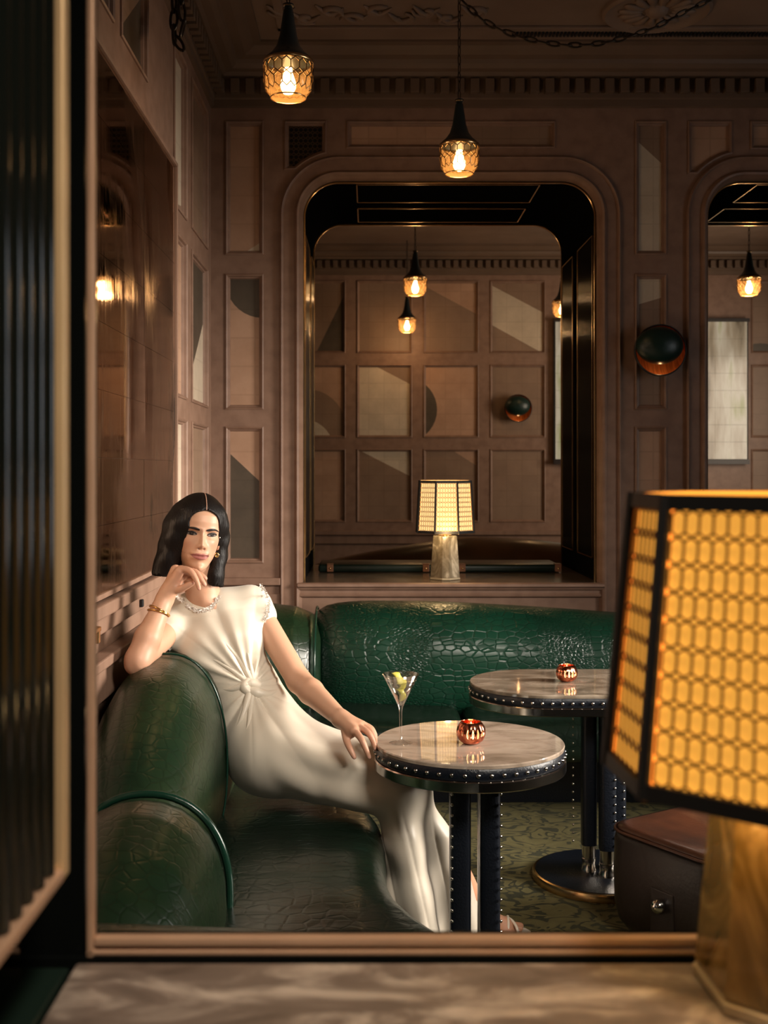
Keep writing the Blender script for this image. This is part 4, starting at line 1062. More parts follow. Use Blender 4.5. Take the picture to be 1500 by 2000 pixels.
# ------------------------------------------------------------------ the seated woman (signed-distance modelling, surface nets)
class SDF:
    def __init__(s, lo, hi, h):
        s.h = h; s.lo = np.array(lo); s.n = np.ceil((np.array(hi)-s.lo)/h).astype(int)+1
        s.f = np.full(s.n, .06, np.float32)
    def _sub(s, lo, hi):
        a = np.maximum(((np.array(lo)-s.lo)/s.h).astype(int), 0); b = np.minimum(((np.array(hi)-s.lo)/s.h).astype(int)+2, s.n)
        sl = tuple(slice(i, j) for i, j in zip(a, b))
        g = [s.lo[i]+s.h*np.arange(a[i], b[i]) for i in range(3)]
        return sl, np.meshgrid(*g, indexing='ij', sparse=True)
    def _comb(s, sl, d, k, sub):
        f = s.f[sl]; d = d.astype(np.float32)
        if sub: s.f[sl] = np.maximum(f, -d); return
        if k <= 0: s.f[sl] = np.minimum(f, d); return
        hh = np.maximum(k-np.abs(f-d), 0)/k
        s.f[sl] = np.minimum(f, d)-hh*hh*k*.25
    def cap(s, a, b, ra, rb=None, k=.012, sub=False):
        rb = ra if rb is None else rb; a = np.array(a, float); b = np.array(b, float); m = max(ra, rb)+max(k, .01)+.01
        sl, (X, Y, Z) = s._sub(np.minimum(a, b)-m, np.maximum(a, b)+m)
        ba = b-a; L = max((ba**2).sum(), 1e-9)
        t = np.clip(((X-a[0])*ba[0]+(Y-a[1])*ba[1]+(Z-a[2])*ba[2])/L, 0, 1)
        d = np.sqrt((X-a[0]-t*ba[0])**2+(Y-a[1]-t*ba[1])**2+(Z-a[2]-t*ba[2])**2)-(ra+(rb-ra)*t)
        s._comb(sl, d, k, sub)
    def chain(s, pts, rad, k=.012):
        for i in range(len(pts)-1): s.cap(pts[i], pts[i+1], rad[i], rad[i+1], k)
    def ell(s, c, R, axes=None, k=.012, sub=False):
        c = np.array(c, float); R = np.array(R, float); m = R.max()+.02
        sl, (X, Y, Z) = s._sub(c-m, c+m)
        A = np.eye(3) if axes is None else np.array(axes, float)
        U = [(X-c[0])*A[i][0]+(Y-c[1])*A[i][1]+(Z-c[2])*A[i][2] for i in range(3)]
        q = np.sqrt(sum((U[i]/R[i])**2 for i in range(3))); g = np.sqrt(sum((U[i]/R[i]**2)**2 for i in range(3)))+1e-9
        s._comb(sl, q*(q-1)/g, k, sub)
    def mesh(s, name, relax=0):
        f = s.f; sg = f < 0; n = s.n
        c = np.zeros(n-1, np.int8)
        for dx in (0,1):
            for dy in (0,1):
                for dz in (0,1): c += sg[dx:n[0]-1+dx, dy:n[1]-1+dy, dz:n[2]-1+dz]
        act = np.argwhere((c > 0) & (c < 8)); idx = np.full(n-1, -1, np.int64); idx[tuple(act.T)] = np.arange(len(act))
        P_ = np.zeros((len(act), 3)); W = np.zeros(len(act))
        corners = [(x, y, z) for x in (0,1) for y in (0,1) for z in (0,1)]
        for a in corners:
            for ax in range(3):
                if a[ax] == 1: continue
                b = list(a); b[ax] = 1
                fa = f[tuple((act+a).T)]; fb = f[tuple((act+b).T)]
                m = (fa < 0) != (fb < 0); t = np.where(m, fa/np.where(m, fa-fb, 1), 0)
                p = np.tile(np.array(a, float), (len(act), 1)); p[:, ax] += t
                P_ += p*m[:, None]; W += m
        V = (act+P_/W[:, None])*s.h+s.lo
        faces = []
        for ax in range(3):
            o1, o2 = [(1,2),(2,0),(0,1)][ax]
            A = sg; B = np.roll(sg, -1, ax)
            sl = [slice(1, n[i]-1) for i in range(3)]; 
            m = (A != B); mm = np.zeros_like(m); mm[tuple(sl)] = m[tuple(sl)]
            e = np.argwhere(mm)
            if not len(e): continue
            d1 = np.zeros(3, int); d1[o1] = 1; d2 = np.zeros(3, int); d2[o2] = 1
            q = np.stack([idx[tuple((e-d1-d2).T)], idx[tuple((e-d2).T)], idx[tuple(e.T)], idx[tuple((e-d1).T)]], 1)
            flip = ~A[tuple(e.T)]
            q[flip] = q[flip][:, ::-1]; faces.append(q[(q >= 0).all(1)])
        Q = np.concatenate(faces)
        for _ in range(relax):
            S_ = np.zeros_like(V); C = np.zeros(len(V))
            for i in range(4):
                j = (i+1) % 4
                np.add.at(S_, Q[:, i], V[Q[:, j]]); np.add.at(C, Q[:, i], 1); np.add.at(S_, Q[:, j], V[Q[:, i]]); np.add.at(C, Q[:, j], 1)
            V = V*.5+.5*S_/np.maximum(C, 1)[:, None]
        return V, Q
def npmesh(name, V, Q, material, parent=None, col=None):
    me = bpy.data.meshes.new(name)
    me.vertices.add(len(V)); me.vertices.foreach_set('co', V.astype(np.float32).ravel())
    k = Q.shape[1]; me.loops.add(Q.size); me.loops.foreach_set('vertex_index', Q.astype(np.int32).ravel())
    me.polygons.add(len(Q)); me.polygons.foreach_set('loop_start', np.arange(0, Q.size, k, dtype=np.int32))
    me.update(calc_edges=True); me.validate()
    if col is not None:
        ca = me.color_attributes.new('tone', 'FLOAT_COLOR', 'POINT'); ca.data.foreach_set('color', np.c_[col, np.ones(len(col))].astype(np.float32).ravel())
    return mesh_obj(name, me, material, parent, smooth=True)
def largest(V, Q):
    lab = np.arange(len(V))
    while True:
        m = lab[Q].min(1); new = lab.copy()
        for i in range(4): np.minimum.at(new, Q[:, i], m)
        new = new[new]
        if (new == lab).all(): break
        lab = new
    best = np.bincount(lab).argmax(); keep = lab == best; idx = np.cumsum(keep)-1
    return V[keep], idx[Q[keep[Q[:, 0]]]]
def normals(V, Q):
    n = np.cross(V[Q[:,2]]-V[Q[:,0]], V[Q[:,3]]-V[Q[:,1]]); N = np.zeros_like(V)
    for i in range(4): np.add.at(N, Q[:, i], n)
    return N/(np.linalg.norm(N, axis=1)[:, None]+1e-12)

woman = empty('person', (0,0,0)); tag(woman, 'woman in a cream satin dress leaning on the green banquette, chin on hand', 'person')
# --- head frame
yaw = math.radians(17); roll = math.radians(6.5); pitch = math.radians(-3)
Rh = Matrix.Rotation(roll, 3, 'Y') @ Matrix.Rotation(yaw, 3, 'Z') @ Matrix.Rotation(pitch, 3, 'X')
ex_ = Rh @ Vector((1,0,0)); fw = Rh @ Vector((0,-1,0)); up_ = Rh @ Vector((0,0,1))
chin = P(388, 1118, 3.385)
HO = chin-fw*.086
HA = np.array([list(ex_), list(fw), list(up_)])
def H(x, f, z): return np.array(HO)+x*HA[0]+f*HA[1]+z*HA[2]

# --- head mesh as a cylinder map
ZP = [-.004,0,.008,.02,.04,.06,.08,.10,.125,.15,.17,.19,.205,.217,.224,.227]
WP = [.006,.018,.028,.0385,.0495,.056,.0605,.0635,.0665,.069,.068,.061,.050,.034,.018,.002]
FPz = [-.004,0,.006,.014,.026,.036,.048,.058,.068,.078,.10,.112,.130,.150,.170,.190,.205,.217,.224,.227]
FPv = [.060,.072,.083,.0865,.0815,.0840,.0870,.0880,.0875,.0870,.0855,.0835,.0880,.0895,.085,.071,.055,.035,.018,.002]
BPz = [-.004,0,.02,.04,.06,.08,.11,.15,.18,.20,.217,.227]
BPv = [-.05,-.045,-.02,.02,.055,.078,.090,.100,.092,.075,.045,.002]
nz_, na = 150, 200
zs = np.linspace(-.004, .227, nz_); an = np.linspace(0, 2*PI, na, endpoint=False)
def sm(x, xs_, ys_, w=.004): return sum(np.interp(x+dx, xs_, ys_) for dx in (-1.5*w, -.75*w, 0, .75*w, 1.5*w))/5
Wd = sm(zs, ZP, WP, .003); Fd = sm(zs, FPz, FPv, .0016); Bd = sm(zs, BPz, BPv, .004)
Wd[-1] = .001; Fd[-1] = .001; Bd[-1] = .001
A_, Z_ = np.meshgrid(an, zs)
ca, sa = np.cos(A_), np.sin(A_)      # angle 0 = front
e1 = 2/2.15
X_ = Wd[:, None]*np.sign(sa)*np.abs(sa)**e1
cyc = (Fd-Bd)/2; hal = (Fd+Bd)/2
fr_ = Fd[:, None]*np.abs(ca)**e1; bk = -Bd[:, None]*np.abs(ca)**e1
Y_ = np.where(ca >= 0, fr_, bk)
front = np.clip((ca-.15)/.4, 0, 1)
G = lambda x, c, s: np.exp(-((x-c)/s)**2)
nose_h = np.interp(Z_, [.066,.070,.074,.080,.086,.100,.115,.124,.132], [0,.004,.0115,.0188,.0185,.0125,.0070,.0035,0])
nose_w = np.interp(Z_, [.07,.08,.09,.11,.13], [.0085,.0092,.0078,.0062,.008])
dY = nose_h*np.exp(-np.abs(X_/nose_w)**2.2)
for sgn in (-1, 1):
    dY += .0070*G(X_, sgn*.0120, .0058)*G(Z_, .0765, .0068)
    dY -= .0050*G(X_, sgn*.0075, .0036)*G(Z_, .0700, .0030)
    dY -= .0095*G(X_, sgn*.0305, .0150)*G(Z_, .1130, .0105)
    dY -= .0050*G(X_, sgn*.0150, .0080)*G(Z_, .1150, .0100)
    dY += .0050*G(X_, sgn*.0305, .0125)*G(Z_, .1105, .0062)
    dY += .0040*G(X_, sgn*.0300, .020)*G(Z_, .1280, .0060)
    dY += .0050*G(X_, sgn*.0420, .015)*G(Z_, .0900, .014)
    dY -= .0035*G(X_, sgn*.0400, .012)*G(Z_, .0560, .016)
    dY -= .0028*G(X_, sgn*.0285, .0050)*G(Z_, .0475, .0060)
lipw = np.clip(1-(np.abs(X_)/.0290)**2, 0, 1)
mid = .0480+.0012*np.abs(X_/.02)**2
dY += .0050*np.sqrt(lipw)*G(Z_, mid+.0050, .0042)+.0066*np.sqrt(lipw)*G(Z_, mid-.0064, .0054)
dY -= .0042*G(X_, 0, .022)*G(Z_, mid, .0016)
dY -= .0015*G(X_, 0, .003)*G(Z_, .0665, .004)
dY += .0040*G(X_, 0, .012)*G(Z_, .016, .012)
Y_ = Y_+dY*front
hv = np.array(HO)+X_.ravel()[:, None]*HA[0]+Y_.ravel()[:, None]*HA[1]+Z_.ravel()[:, None]*HA[2]
ii, jj = np.meshgrid(np.arange(nz_-1), np.arange(na), indexing='ij')
j2 = (jj+1) % na
HQ = np.stack([ii*na+jj, ii*na+j2, (ii+1)*na+j2, (ii+1)*na+jj], -1).reshape(-1, 4)
skin0 = np.array([.56,.315,.205]); hcol = np.tile(skin0, (len(hv), 1)); xh, zh = X_.ravel(), Z_.ravel(); fh = front.ravel()
midr = .0480+.0012*np.abs(xh/.02)**2; lw = np.clip(1-(np.abs(xh)/.0275)**2, 0, 1)
ul = np.where(zh > midr, (.0082*lw**.7*(1-.16*np.exp(-(xh/.003)**2)))-(zh-midr), (.0112*lw**.7)-(midr-zh))
lip = np.clip(ul/.0012+.5, 0, 1)*fh
lcol = np.array([.34,.115,.10]); hcol = hcol*(1-lip[:, None])+lcol*lip[:, None]
line = np.exp(-((zh-midr)/.0010)**2)*(lw > 0.02)*fh; hcol *= (1-.6*line[:, None])
blush = np.exp(-((np.abs(xh)-.040)/.018)**2-((zh-.082)/.018)**2)*fh; hcol = hcol*(1-.35*blush[:, None])+np.array([.50,.21,.14])*.35*blush[:, None]
nost = sum(np.exp(-((xh-s*.0075)/.0032)**2-((zh-.0695)/.0022)**2) for s in (-1, 1))*fh; hcol *= (1-.65*np.clip(nost, 0, 1)[:, None])

# --- body: neck, chest, arms, hands, feet
B = SDF((-.80,2.98,.42), (.10,3.68,1.20), .0026)
a = lambda *v: np.array(P(*v))
def lerpa(p, q, t): return p+(q-p)*t
B.cap(H(0,-.015,.05), a(402,1190,3.52), .047, .056, k=.02)
B.cap(a(365,1203,3.555), a(485,1188,3.575), .036, .036, k=.03)
B.ell(a(420,1235,3.56), (.115,.070,.11), k=.03)
B.cap(a(400,1172,3.475), a(430,1192,3.48), .012, .009, k=.02)
B.cap(a(430,1240,3.52), a(500,1400,3.50), .095, .09, k=.04)
shR, elR, wrR = a(347,1212,3.52), a(270,1288,3.27), a(322,1170,3.355)
B.cap(shR, elR, .046, .038, k=.02); B.cap(elR, lerpa(elR, wrR, .35), .0365, .0385, k=.012); B.cap(lerpa(elR, wrR, .35), lerpa(elR, wrR, .85), .0385, .0262, k=.01); B.cap(lerpa(elR, wrR, .85), wrR, .0262, .025, k=.01)
B.cap(elR+np.array([-.002,-.006,-.012]), elR+np.array([-.012,-.008,-.020]), .024, .02, k=.02)
shL, elL, wrL = a(500,1190,3.555), a(584,1330,3.42), a(666,1404,3.215)
B.cap(shL, elL, .041, .036, k=.02); B.cap(elL, lerpa(elL, wrL, .3), .0365, .0375, k=.012); B.cap(lerpa(elL, wrL, .3), wrL, .0375, .0240, k=.01)
# right hand under the chin
B.cap(wrR, a(350,1117,3.345), .0215, .0150, k=.014); B.cap(wrR, a(343,1113,3.372), .022, .0160, k=.014); B.cap(a(328,1155,3.36), a(358,1124,3.372), .019, .0125, k=.014)
B.cap(a(330,1158,3.35), a(343,1150,3.345), .0165, .0125, k=.012)
fing = []
def finger(g, pts, r):
    pts = [a(*p) for p in pts]; cps = [np.array(v) for v in catmull([Vector(p) for p in pts], 4)]
    rr = np.interp(np.linspace(0, 1, len(cps)), np.linspace(0, 1, len(r)), r)
    for i in range(len(cps)-1): g.cap(cps[i], cps[i+1], rr[i], rr[i+1], k=.0018)
    fing.append((cps[-1], cps[-1]-cps[-3]))
finger(B, [(352,1111,3.348),(371,1115,3.330),(383,1132,3.322),(389,1150,3.320)], [.0112,.0092,.0082,.0060])
finger(B, [(357,1114,3.362),(381,1117,3.350),(392,1130,3.340),(400,1142,3.337)], [.0112,.0092,.0080,.0062])
finger(B, [(360,1119,3.376),(384,1120,3.368),(395,1125,3.360),(402,1130,3.357)], [.0105,.0088,.0076,.0060])
finger(B, [(358,1127,3.382),(374,1130,3.378),(384,1133,3.372),(391,1139,3.368)], [.0095,.0080,.0068,.0054])
finger(B, [(338,1154,3.350),(354,1150,3.336),(368,1143,3.334),(378,1138,3.336)], [.0125,.0105,.0090,.0068])
# left hand on the knee
B.cap(wrL, a(692,1427,3.14), .0215, .0150, k=.014); B.cap(wrL, a(702,1418,3.17), .0205, .0140, k=.014); B.cap(a(673,1412,3.20), a(684,1434,3.15), .018, .0130, k=.012)
B.cap(wrL, a(708,1416,3.185), .018, .0120, k=.014)
finger(B, [(674,1426,3.175),(677,1446,3.145),(684,1463,3.125),(692,1479,3.115)], [.0125,.0100,.0086,.0066])
finger(B, [(695,1430,3.135),(706,1444,3.100),(714,1462,3.090),(721,1479,3.088)], [.0105,.0090,.0078,.0060])
finger(B, [(704,1422,3.155),(719,1431,3.130),(728,1446,3.122),(733,1463,3.120)], [.0100,.0086,.0075,.0058])
finger(B, [(707,1418,3.175),(723,1427,3.155),(731,1440,3.146),(733,1453,3.144)], [.0105,.0088,.0076,.0058])
finger(B, [(711,1416,3.190),(724,1422,3.178),(731,1432,3.172),(734,1442,3.170)], [.0095,.0080,.0068,.0054])
BV, BQ = largest(*B.mesh('b', relax=2)); del B
bcol = np.tile(skin0, (len(BV), 1))
# ruddier hands and elbows, pale nails
def near(c, r): return np.exp(-(((BV-c)**2).sum(1))/r**2)
for c, r, s_ in ((elR, .035, .30), (a(365,1125,3.345), .045, .35), (a(712,1450,3.12), .05, .35)):
    w_ = (near(c, r)*s_)[:, None]; bcol = bcol*(1-w_)+np.array([.50,.19,.125])*w_
BN = normals(BV, BQ)
for tip, dr in fing:
    dr = dr/np.linalg.norm(dr); q = tip+dr*.001+np.array([0,-.005,.002])
    w_ = np.clip(1.4-np.sqrt(((BV-q)**2).sum(1))/.0048, 0, 1)[:, None]*.8; bcol = bcol*(1-w_)+np.array([.66,.36,.28])*w_
# feet: ankle and sandalled foot
Fg = SDF((.20,3.35,-.01), (.52,3.72,.62), .0028)
an_ = np.array([.335,3.50,.105]); kn = np.array([.215,3.39,.36]); ball = np.array([.425,3.545,.032])
Fg.cap(kn, an_, .040, .030, k=.02); Fg.cap(an_, np.array([.325,3.49,.045]), .03, .026, k=.02); Fg.cap(np.array([.325,3.49,.04]), ball, .028, .024, k=.02); Fg.cap(an_, ball, .026, .018, k=.03)
Fg.cap(ball+np.array([.0,.028,0]), ball+np.array([.0,-.028,-.006]), .019, .017, k=.02)
for i, (L, r) in enumerate(((.052,.0115),(.050,.0088),(.044,.0080),(.037,.0075),(.028,.0072))):
    s0 = ball+np.array([.004+.0*i, .030-.0165*i, -.004]); s1 = s0+np.array([L*.9, .006-.004*i, -.008]); Fg.cap(s0, s1, r, r*.92, k=.004)
FV, FQ = largest(*Fg.mesh('f', relax=1)); del Fg
fcol = np.tile(skin0, (len(FV), 1))*np.array([.95,.85,.8])
V = np.concatenate([hv, BV]); Q = np.concatenate([HQ, BQ+len(hv)]); Cc = np.concatenate([hcol, bcol])
def skinmat():
    m, nt, b = newmat('skin'); at = nd(nt, 'ShaderNodeAttribute', attribute_name='tone'); nt.links.new(at.outputs['Color'], b.inputs['Base Color'])
    b.inputs['Roughness'].default_value = .46; b.inputs['Specular IOR Level'].default_value = .42
    b.inputs['Subsurface Weight'].default_value = .12; b.inputs['Subsurface Scale'].default_value = .01; b.inputs['Subsurface Radius'].default_value = (1,.35,.2)
    n = nd(nt, 'ShaderNodeTexNoise'); n.inputs['Scale'].default_value = 1; nt.links.new(coords(nt, (500,500,500)), n.inputs['Vector'])
    bp_ = nd(nt, 'ShaderNodeBump'); bp_.inputs['Strength'].default_value = .08; bp_.inputs['Distance'].default_value = .001; nt.links.new(n.outputs[0], bp_.inputs['Height']); nt.links.new(bp_.outputs[0], b.inputs['Normal'])
    return m
sk = skinmat()
from mathutils.kdtree import KDTree
tmp = npmesh('tmp', V, Q, None)
bm = bmesh.new(); bm.from_mesh(tmp.data); bmesh.ops.holes_fill(bm, edges=[e for e in bm.edges if e.is_boundary], sides=0); bmesh.ops.recalc_face_normals(bm, faces=bm.faces); bm.to_mesh(tmp.data); bm.free()
rm_ = tmp.modifiers.new('r', 'REMESH'); rm_.mode = 'VOXEL'; rm_.voxel_size = .0016; rm_.adaptivity = 0
s1 = tmp.modifiers.new('s', 'SMOOTH'); s1.factor = .5; s1.iterations = 2
dg_ = bpy.context.evaluated_depsgraph_get(); bme = bpy.data.meshes.new_from_object(tmp.evaluated_get(dg_)); bpy.data.objects.remove(tmp)
nv = len(bme.vertices); cv = np.empty(nv*3); bme.vertices.foreach_get('co', cv); cv = cv.reshape(-1, 3)
# colour transfer on a hashed nearest vertex
kd = KDTree(len(V))
for i_, v_ in enumerate(V): kd.insert(v_, i_)
kd.balance(); ix_ = np.array([kd.find(v_)[1] for v_ in cv])
ca_ = bme.color_attributes.new('tone', 'FLOAT_COLOR', 'POINT'); ca_.data.foreach_set('color', np.c_[Cc[ix_], np.ones(nv)].astype(np.float32).ravel())
body = mesh_obj('body', bme, sk, woman, smooth=True)
npmesh('foot', FV, FQ, sk, woman, fcol)

# --- eyes, brows, lashes
M['eyewhite'] = mat('eye_white', (.19,.15,.13), .6, spec=.15); M['iris'] = mat('dark_iris', (.020,.012,.008), .3, spec=.2); M['lash'] = mat('lashes', (.010,.007,.006), .5)
def face_y(x, z):
    zi = (z-zs[0])/(zs[1]-zs[0]); i = int(zi); row = X_[i]; fr0 = np.where(np.abs(an-PI) > PI/2)[0]
    k = fr0[np.argmin(np.abs(row[fr0]-x))]; return float(Y_[i, k]*(1-(zi-i))+Y_[i+1, k]*(zi-i))
for sgn in (-1, 1):
    cx, cz = sgn*.0310, .1125; wv, hv_ = .0148, .0056
    def outline(t):
        c_, s_ = math.cos(t), math.sin(t)
        return cx+wv*c_, cz+(hv_*1.15 if s_ > 0 else hv_*.75)*s_*(1-.25*abs(c_))+.0012*sgn*c_*1.0
    bm = bmesh.new(); n = 28
    base_y = [face_y(*outline(2*PI*k/n)) for k in range(n)]; cy = face_y(cx, cz)
    rings = []
    for q in (1.0, .75, .5, .25, .02):
        ring = []
        for k in range(n):
            x, z = outline(2*PI*k/n); x = cx+(x-cx)*q; z = cz+(z-cz)*q
            ring.append(H(x, face_y(x, z)+.0010+.0008*(1-q*q), z))
        rings.append(ring)
    loft(bm, rings, cap=False); eye = mesh_obj('eye', bm, M['eyewhite'], woman, smooth=True)
    bm = bmesh.new(); ix = cx+.0004*sgn
    for rr_, off, mi in ((.0060, .0006, 0), (.0028, .0009, 1)):
        rings = []
        for q in (1, .66, .33, .03):
            ring = []
            for k in range(20):
                t = 2*PI*k/20; x = ix+q*rr_*math.cos(t); z = cz+.0006+q*rr_*math.sin(t); z = min(max(z, cz-hv_*.66), cz+hv_*1.0)
                ring.append(H(x, face_y(x, z)+.0018+off, z))
            rings.append(ring)
        loft(bm, rings, mi=mi)
    loft(bm, [[H(ix-.0016+q*.0007*math.cos(t), face_y(ix, cz+.002)+.0032, cz+.0026+q*.0007*math.sin(t)) for t in [2*PI*k/8 for k in range(8)]] for q in (1, .05)], mi=2)
    mesh_obj('iris', bm, [M['iris'], M['lash'], M['eyewhite']], eye)
    def strip(nm, pts, w, h, m, off=.001):
        bm = bmesh.new(); C_ = [H(x, face_y(x, z)+off, z) for x, z in pts]
        tube(bm, C_, w, 6, flat=1.0); return mesh_obj(nm, bm, m, woman, smooth=True)
    up = [outline(PI*k/14) for k in range(15)]
    strip('upper_lash', up, [.0006+.0017*math.sin(PI*min(1, .15+k/14*.85)) for k in range(15)], 0, M['lash'], .0020)
    lo = [outline(PI+PI*k/14) for k in range(15)]
    strip('lower_lash', lo, [.0006]*15, 0, M['lash'], .0012)
    # brow: a flat tapered band of hair
    bm = bmesh.new(); rings = []
    for k in range(14):
        t = k/13; x = sgn*(.0105+.0425*t); z = .1245+.0050*math.sin(PI*min(1, t*.75+.05))-.0045*max(0, t-.62)*2.0
        hw_ = .0046*(1-t)**.45*(.55+.45*min(1, t*5)) if t < 1 else .0004
        hw_ = max(hw_, .0005)
        rings.append([H(x, face_y(x, z+dz*hw_)+o_, z+dz*hw_) for dz, o_ in ((-1,.0004),(-.6,.0018),(0,.0022),(.6,.0018),(1,.0004))])
    loft(bm, rings, close=False); mesh_obj('eyebrow', bm, M['lash'], woman, smooth=True)
# ear with gold hoop on her left side
bm = bmesh.new(); tube(bm, [H(.0600+.002*math.cos(t), .012+.010*math.cos(t), .085+.022*math.sin(t)) for t in np.linspace(-1.6, 4.2, 24)], .0045, 8); mesh_obj('ear', bm, skinflat := mat('ear_skin', (.50,.27,.17), .5), woman, smooth=True)
gold = mat('gold', (.90,.58,.22), .2, 1)
bm = bmesh.new(); ec = a(424, 1084, 3.40); tube(bm, [ec+np.array([.0045*math.cos(t), -.002, .0055*math.sin(t)]) for t in np.linspace(0, 2*PI, 20)], .0022, 8, cap=False); mesh_obj('earring', bm, gold, woman, smooth=True)
bm = bmesh.new(); bmesh.ops.create_icosphere(bm, subdivisions=2, radius=.0028, matrix=Matrix.Translation(Vector(a(429, 1050, 3.40)))); mesh_obj('earring_stud', bm, M['steel'], woman, smooth=True)
# bangles
axis = Vector(wrR-elR).normalized(); p1 = axis.orthogonal().normalized(); p2 = axis.cross(p1)
for k, s_ in enumerate((.80, .765)):
    c_ = Vector(lerpa(elR, wrR, s_)); r_ = .0325
    tilt = axis*.004
    bm = bmesh.new(); tube(bm, [c_+p1*r_*math.cos(t)+p2*r_*math.sin(t)+axis*(.005*math.sin(t+k*1.3)) for t in np.linspace(0, 2*PI, 40)], .0024, 8, cap=False)
    mesh_obj('bangle', bm, gold, woman, smooth=True)

# --- hair
Hs = SDF((-.82,3.30,.98), (-.34,3.66,1.46), .0022)
ax = HA
Hs.ell(H(0,-.004,.150), (.0775,.1000,.0880), ax, k=.01)
Hs.ell(H(-.012,-.02,.120), (.078,.092,.10), ax, k=.02)
def flatcap(p, q, r1, r2, k=.015): Hs.cap(p, q, r1, r2, k)
# her right side (image left): heavy curtain falling to the shoulder
for pts, rr in (([H(-.046,.040,.176), H(-.064,.036,.140), H(-.0730,.026,.095), H(-.083,.010,.030), H(-.096,.0,-.040)], [.024,.024,.024,.024,.024]),
                ([H(-.055,.0,.165), H(-.072,-.01,.13), H(-.080,-.02,.07), H(-.088,-.02,.01), H(-.098,-.02,-.040)], [.033,.030,.029,.028,.028]),
                ([H(-.03,-.05,.14), H(-.05,-.06,.06), H(-.06,-.05,.0), H(-.065,-.045,-.040)], [.05,.045,.036,.03]),
                ([H(.020,-.05,.14), H(.02,-.06,.06), H(.02,-.055,.0), H(.02,-.05,-.040)], [.05,.045,.036,.03]),
                ([H(.048,.030,.178), H(.0665,.016,.140), H(.0745,.006,.09), H(.0745,-.004,.045), H(.066,-.006,.0), H(.078,-.006,-.055)], [.019,.0155,.0135,.015,.020,.021]),
                ([H(.070,.012,.06), H(.0655,.016,.03), H(.062,.020,-.01), H(.060,.022,-.055)], [.008,.013,.017,.018]),
                ([H(.056,-.01,.165), H(.074,-.02,.11), H(.076,-.03,.05), H(.064,-.03,-.01), H(.066,-.03,-.055)], [.026,.021,.02,.024,.022])):
    for i in range(len(pts)-1): Hs.cap(pts[i], pts[i+1], rr[i], rr[i+1], k=.024)
# face opening
Hs.ell(H(.008,.088,.082), (.0555,.075,.104), ax, sub=True)
Hs.ell(H(.005,.094,.144), (.0500,.050,.041), ax, sub=True)
Hs.ell(H(.004,.09,.020), (.054,.080,.09), ax, sub=True)
Hs.cap(H(.004,.083,.197), H(.004,.090,.178), .0025, .010, sub=True)
# blunt hem: cut by a sloping plane
gx_ = [Hs.lo[i]+Hs.h*np.arange(Hs.n[i]) for i in range(3)]; Xg, Yg, Zg = np.meshgrid(*gx_, indexing='ij', sparse=True)
lx_ = (Xg-HO[0])*HA[0][0]+(Yg-HO[1])*HA[0][1]+(Zg-HO[2])*HA[0][2]; lz_ = (Xg-HO[0])*HA[2][0]+(Yg-HO[1])*HA[2][1]+(Zg-HO[2])*HA[2][2]
Hs.f = np.maximum(Hs.f, ((-.022-.10*np.clip(lx_+.08, 0, .2))-lz_)).astype(np.float32)
HVv, HQq = largest(*Hs.mesh('h', relax=6)); del Hs
# strand grooves
lx = (HVv-np.array(HO)) @ HA.T; N_ = normals(HVv, HQq)
th = np.arctan2(lx[:, 0], lx[:, 1]); 
gro = np.sin(th*88)*.5+np.sin(th*151)*.35+np.sin(th*47)*.3
amp = .0005*np.clip(1-(lx[:, 2]-.19)/.03, .1, 1)
HVv = HVv+N_*(gro*amp)[:, None]
tipz = np.clip((.0-lx[:, 2])/.03, 0, 1); HVv[:, 2] -= tipz*.006*np.sin(th*40)*np.sin(th*97)
def hairmat():
    m, nt, b = newmat('black_brown_hair'); b.inputs['Base Color'].default_value = (.006,.004,.0035,1); b.inputs['Roughness'].default_value = .45; b.inputs['Specular IOR Level'].default_value = .22
    n = nd(nt, 'ShaderNodeTexNoise'); n.inputs['Scale'].default_value = 1; n.inputs['Detail'].default_value = 3; nt.links.new(coords(nt, (420,420,9)), n.inputs['Vector'])
    bp_ = nd(nt, 'ShaderNodeBump'); bp_.inputs['Strength'].default_value = .8; bp_.inputs['Distance'].default_value = .002; nt.links.new(n.outputs[0], bp_.inputs['Height']); nt.links.new(bp_.outputs[0], b.inputs['Normal'])
    return m
npmesh('hair', HVv, HQq, hairmat(), woman)
bm = bmesh.new(); tube(bm, catmull([H(.004,.088,.1865), H(.004,.0805,.198), H(.004,.0695,.2105), H(.004,.054,.2225), H(.004,.034,.2320), H(.004,.01,.2378)], 5), .0013, 6); mesh_obj('hair_parting', bm, mat('scalp', (.42,.24,.17), .6), woman, smooth=True)

# --- dress
G_ = SDF((-.74,2.92,.06), (.42,3.72,1.24), .0045)
K1 = a(490,1340,3.36)
# bodice
G_.cap(a(372,1192,3.53), a(488,1176,3.555), .056, .054, k=.04)
G_.ell(a(420,1240,3.52), (.150,.088,.125), k=.04)
G_.ell(a(392,1262,3.455), (.060,.052,.060), k=.045); G_.ell(a(468,1246,3.465), (.060,.052,.060), k=.045)
G_.cap(a(432,1270,3.515), a(478,1350,3.50), .108, .098, k=.05); G_.cap(a(478,1350,3.5), a(520,1440,3.46), .098, .128, k=.05)
G_.cap(a(505,1430,3.46), a(545,1470,3.44), .130, .125, k=.04)
G_.cap(shR, lerpa(shR, elR, .26), .054, .056, k=.03); G_.cap(shL, lerpa(shL, elL, .10), .053, .052, k=.03)
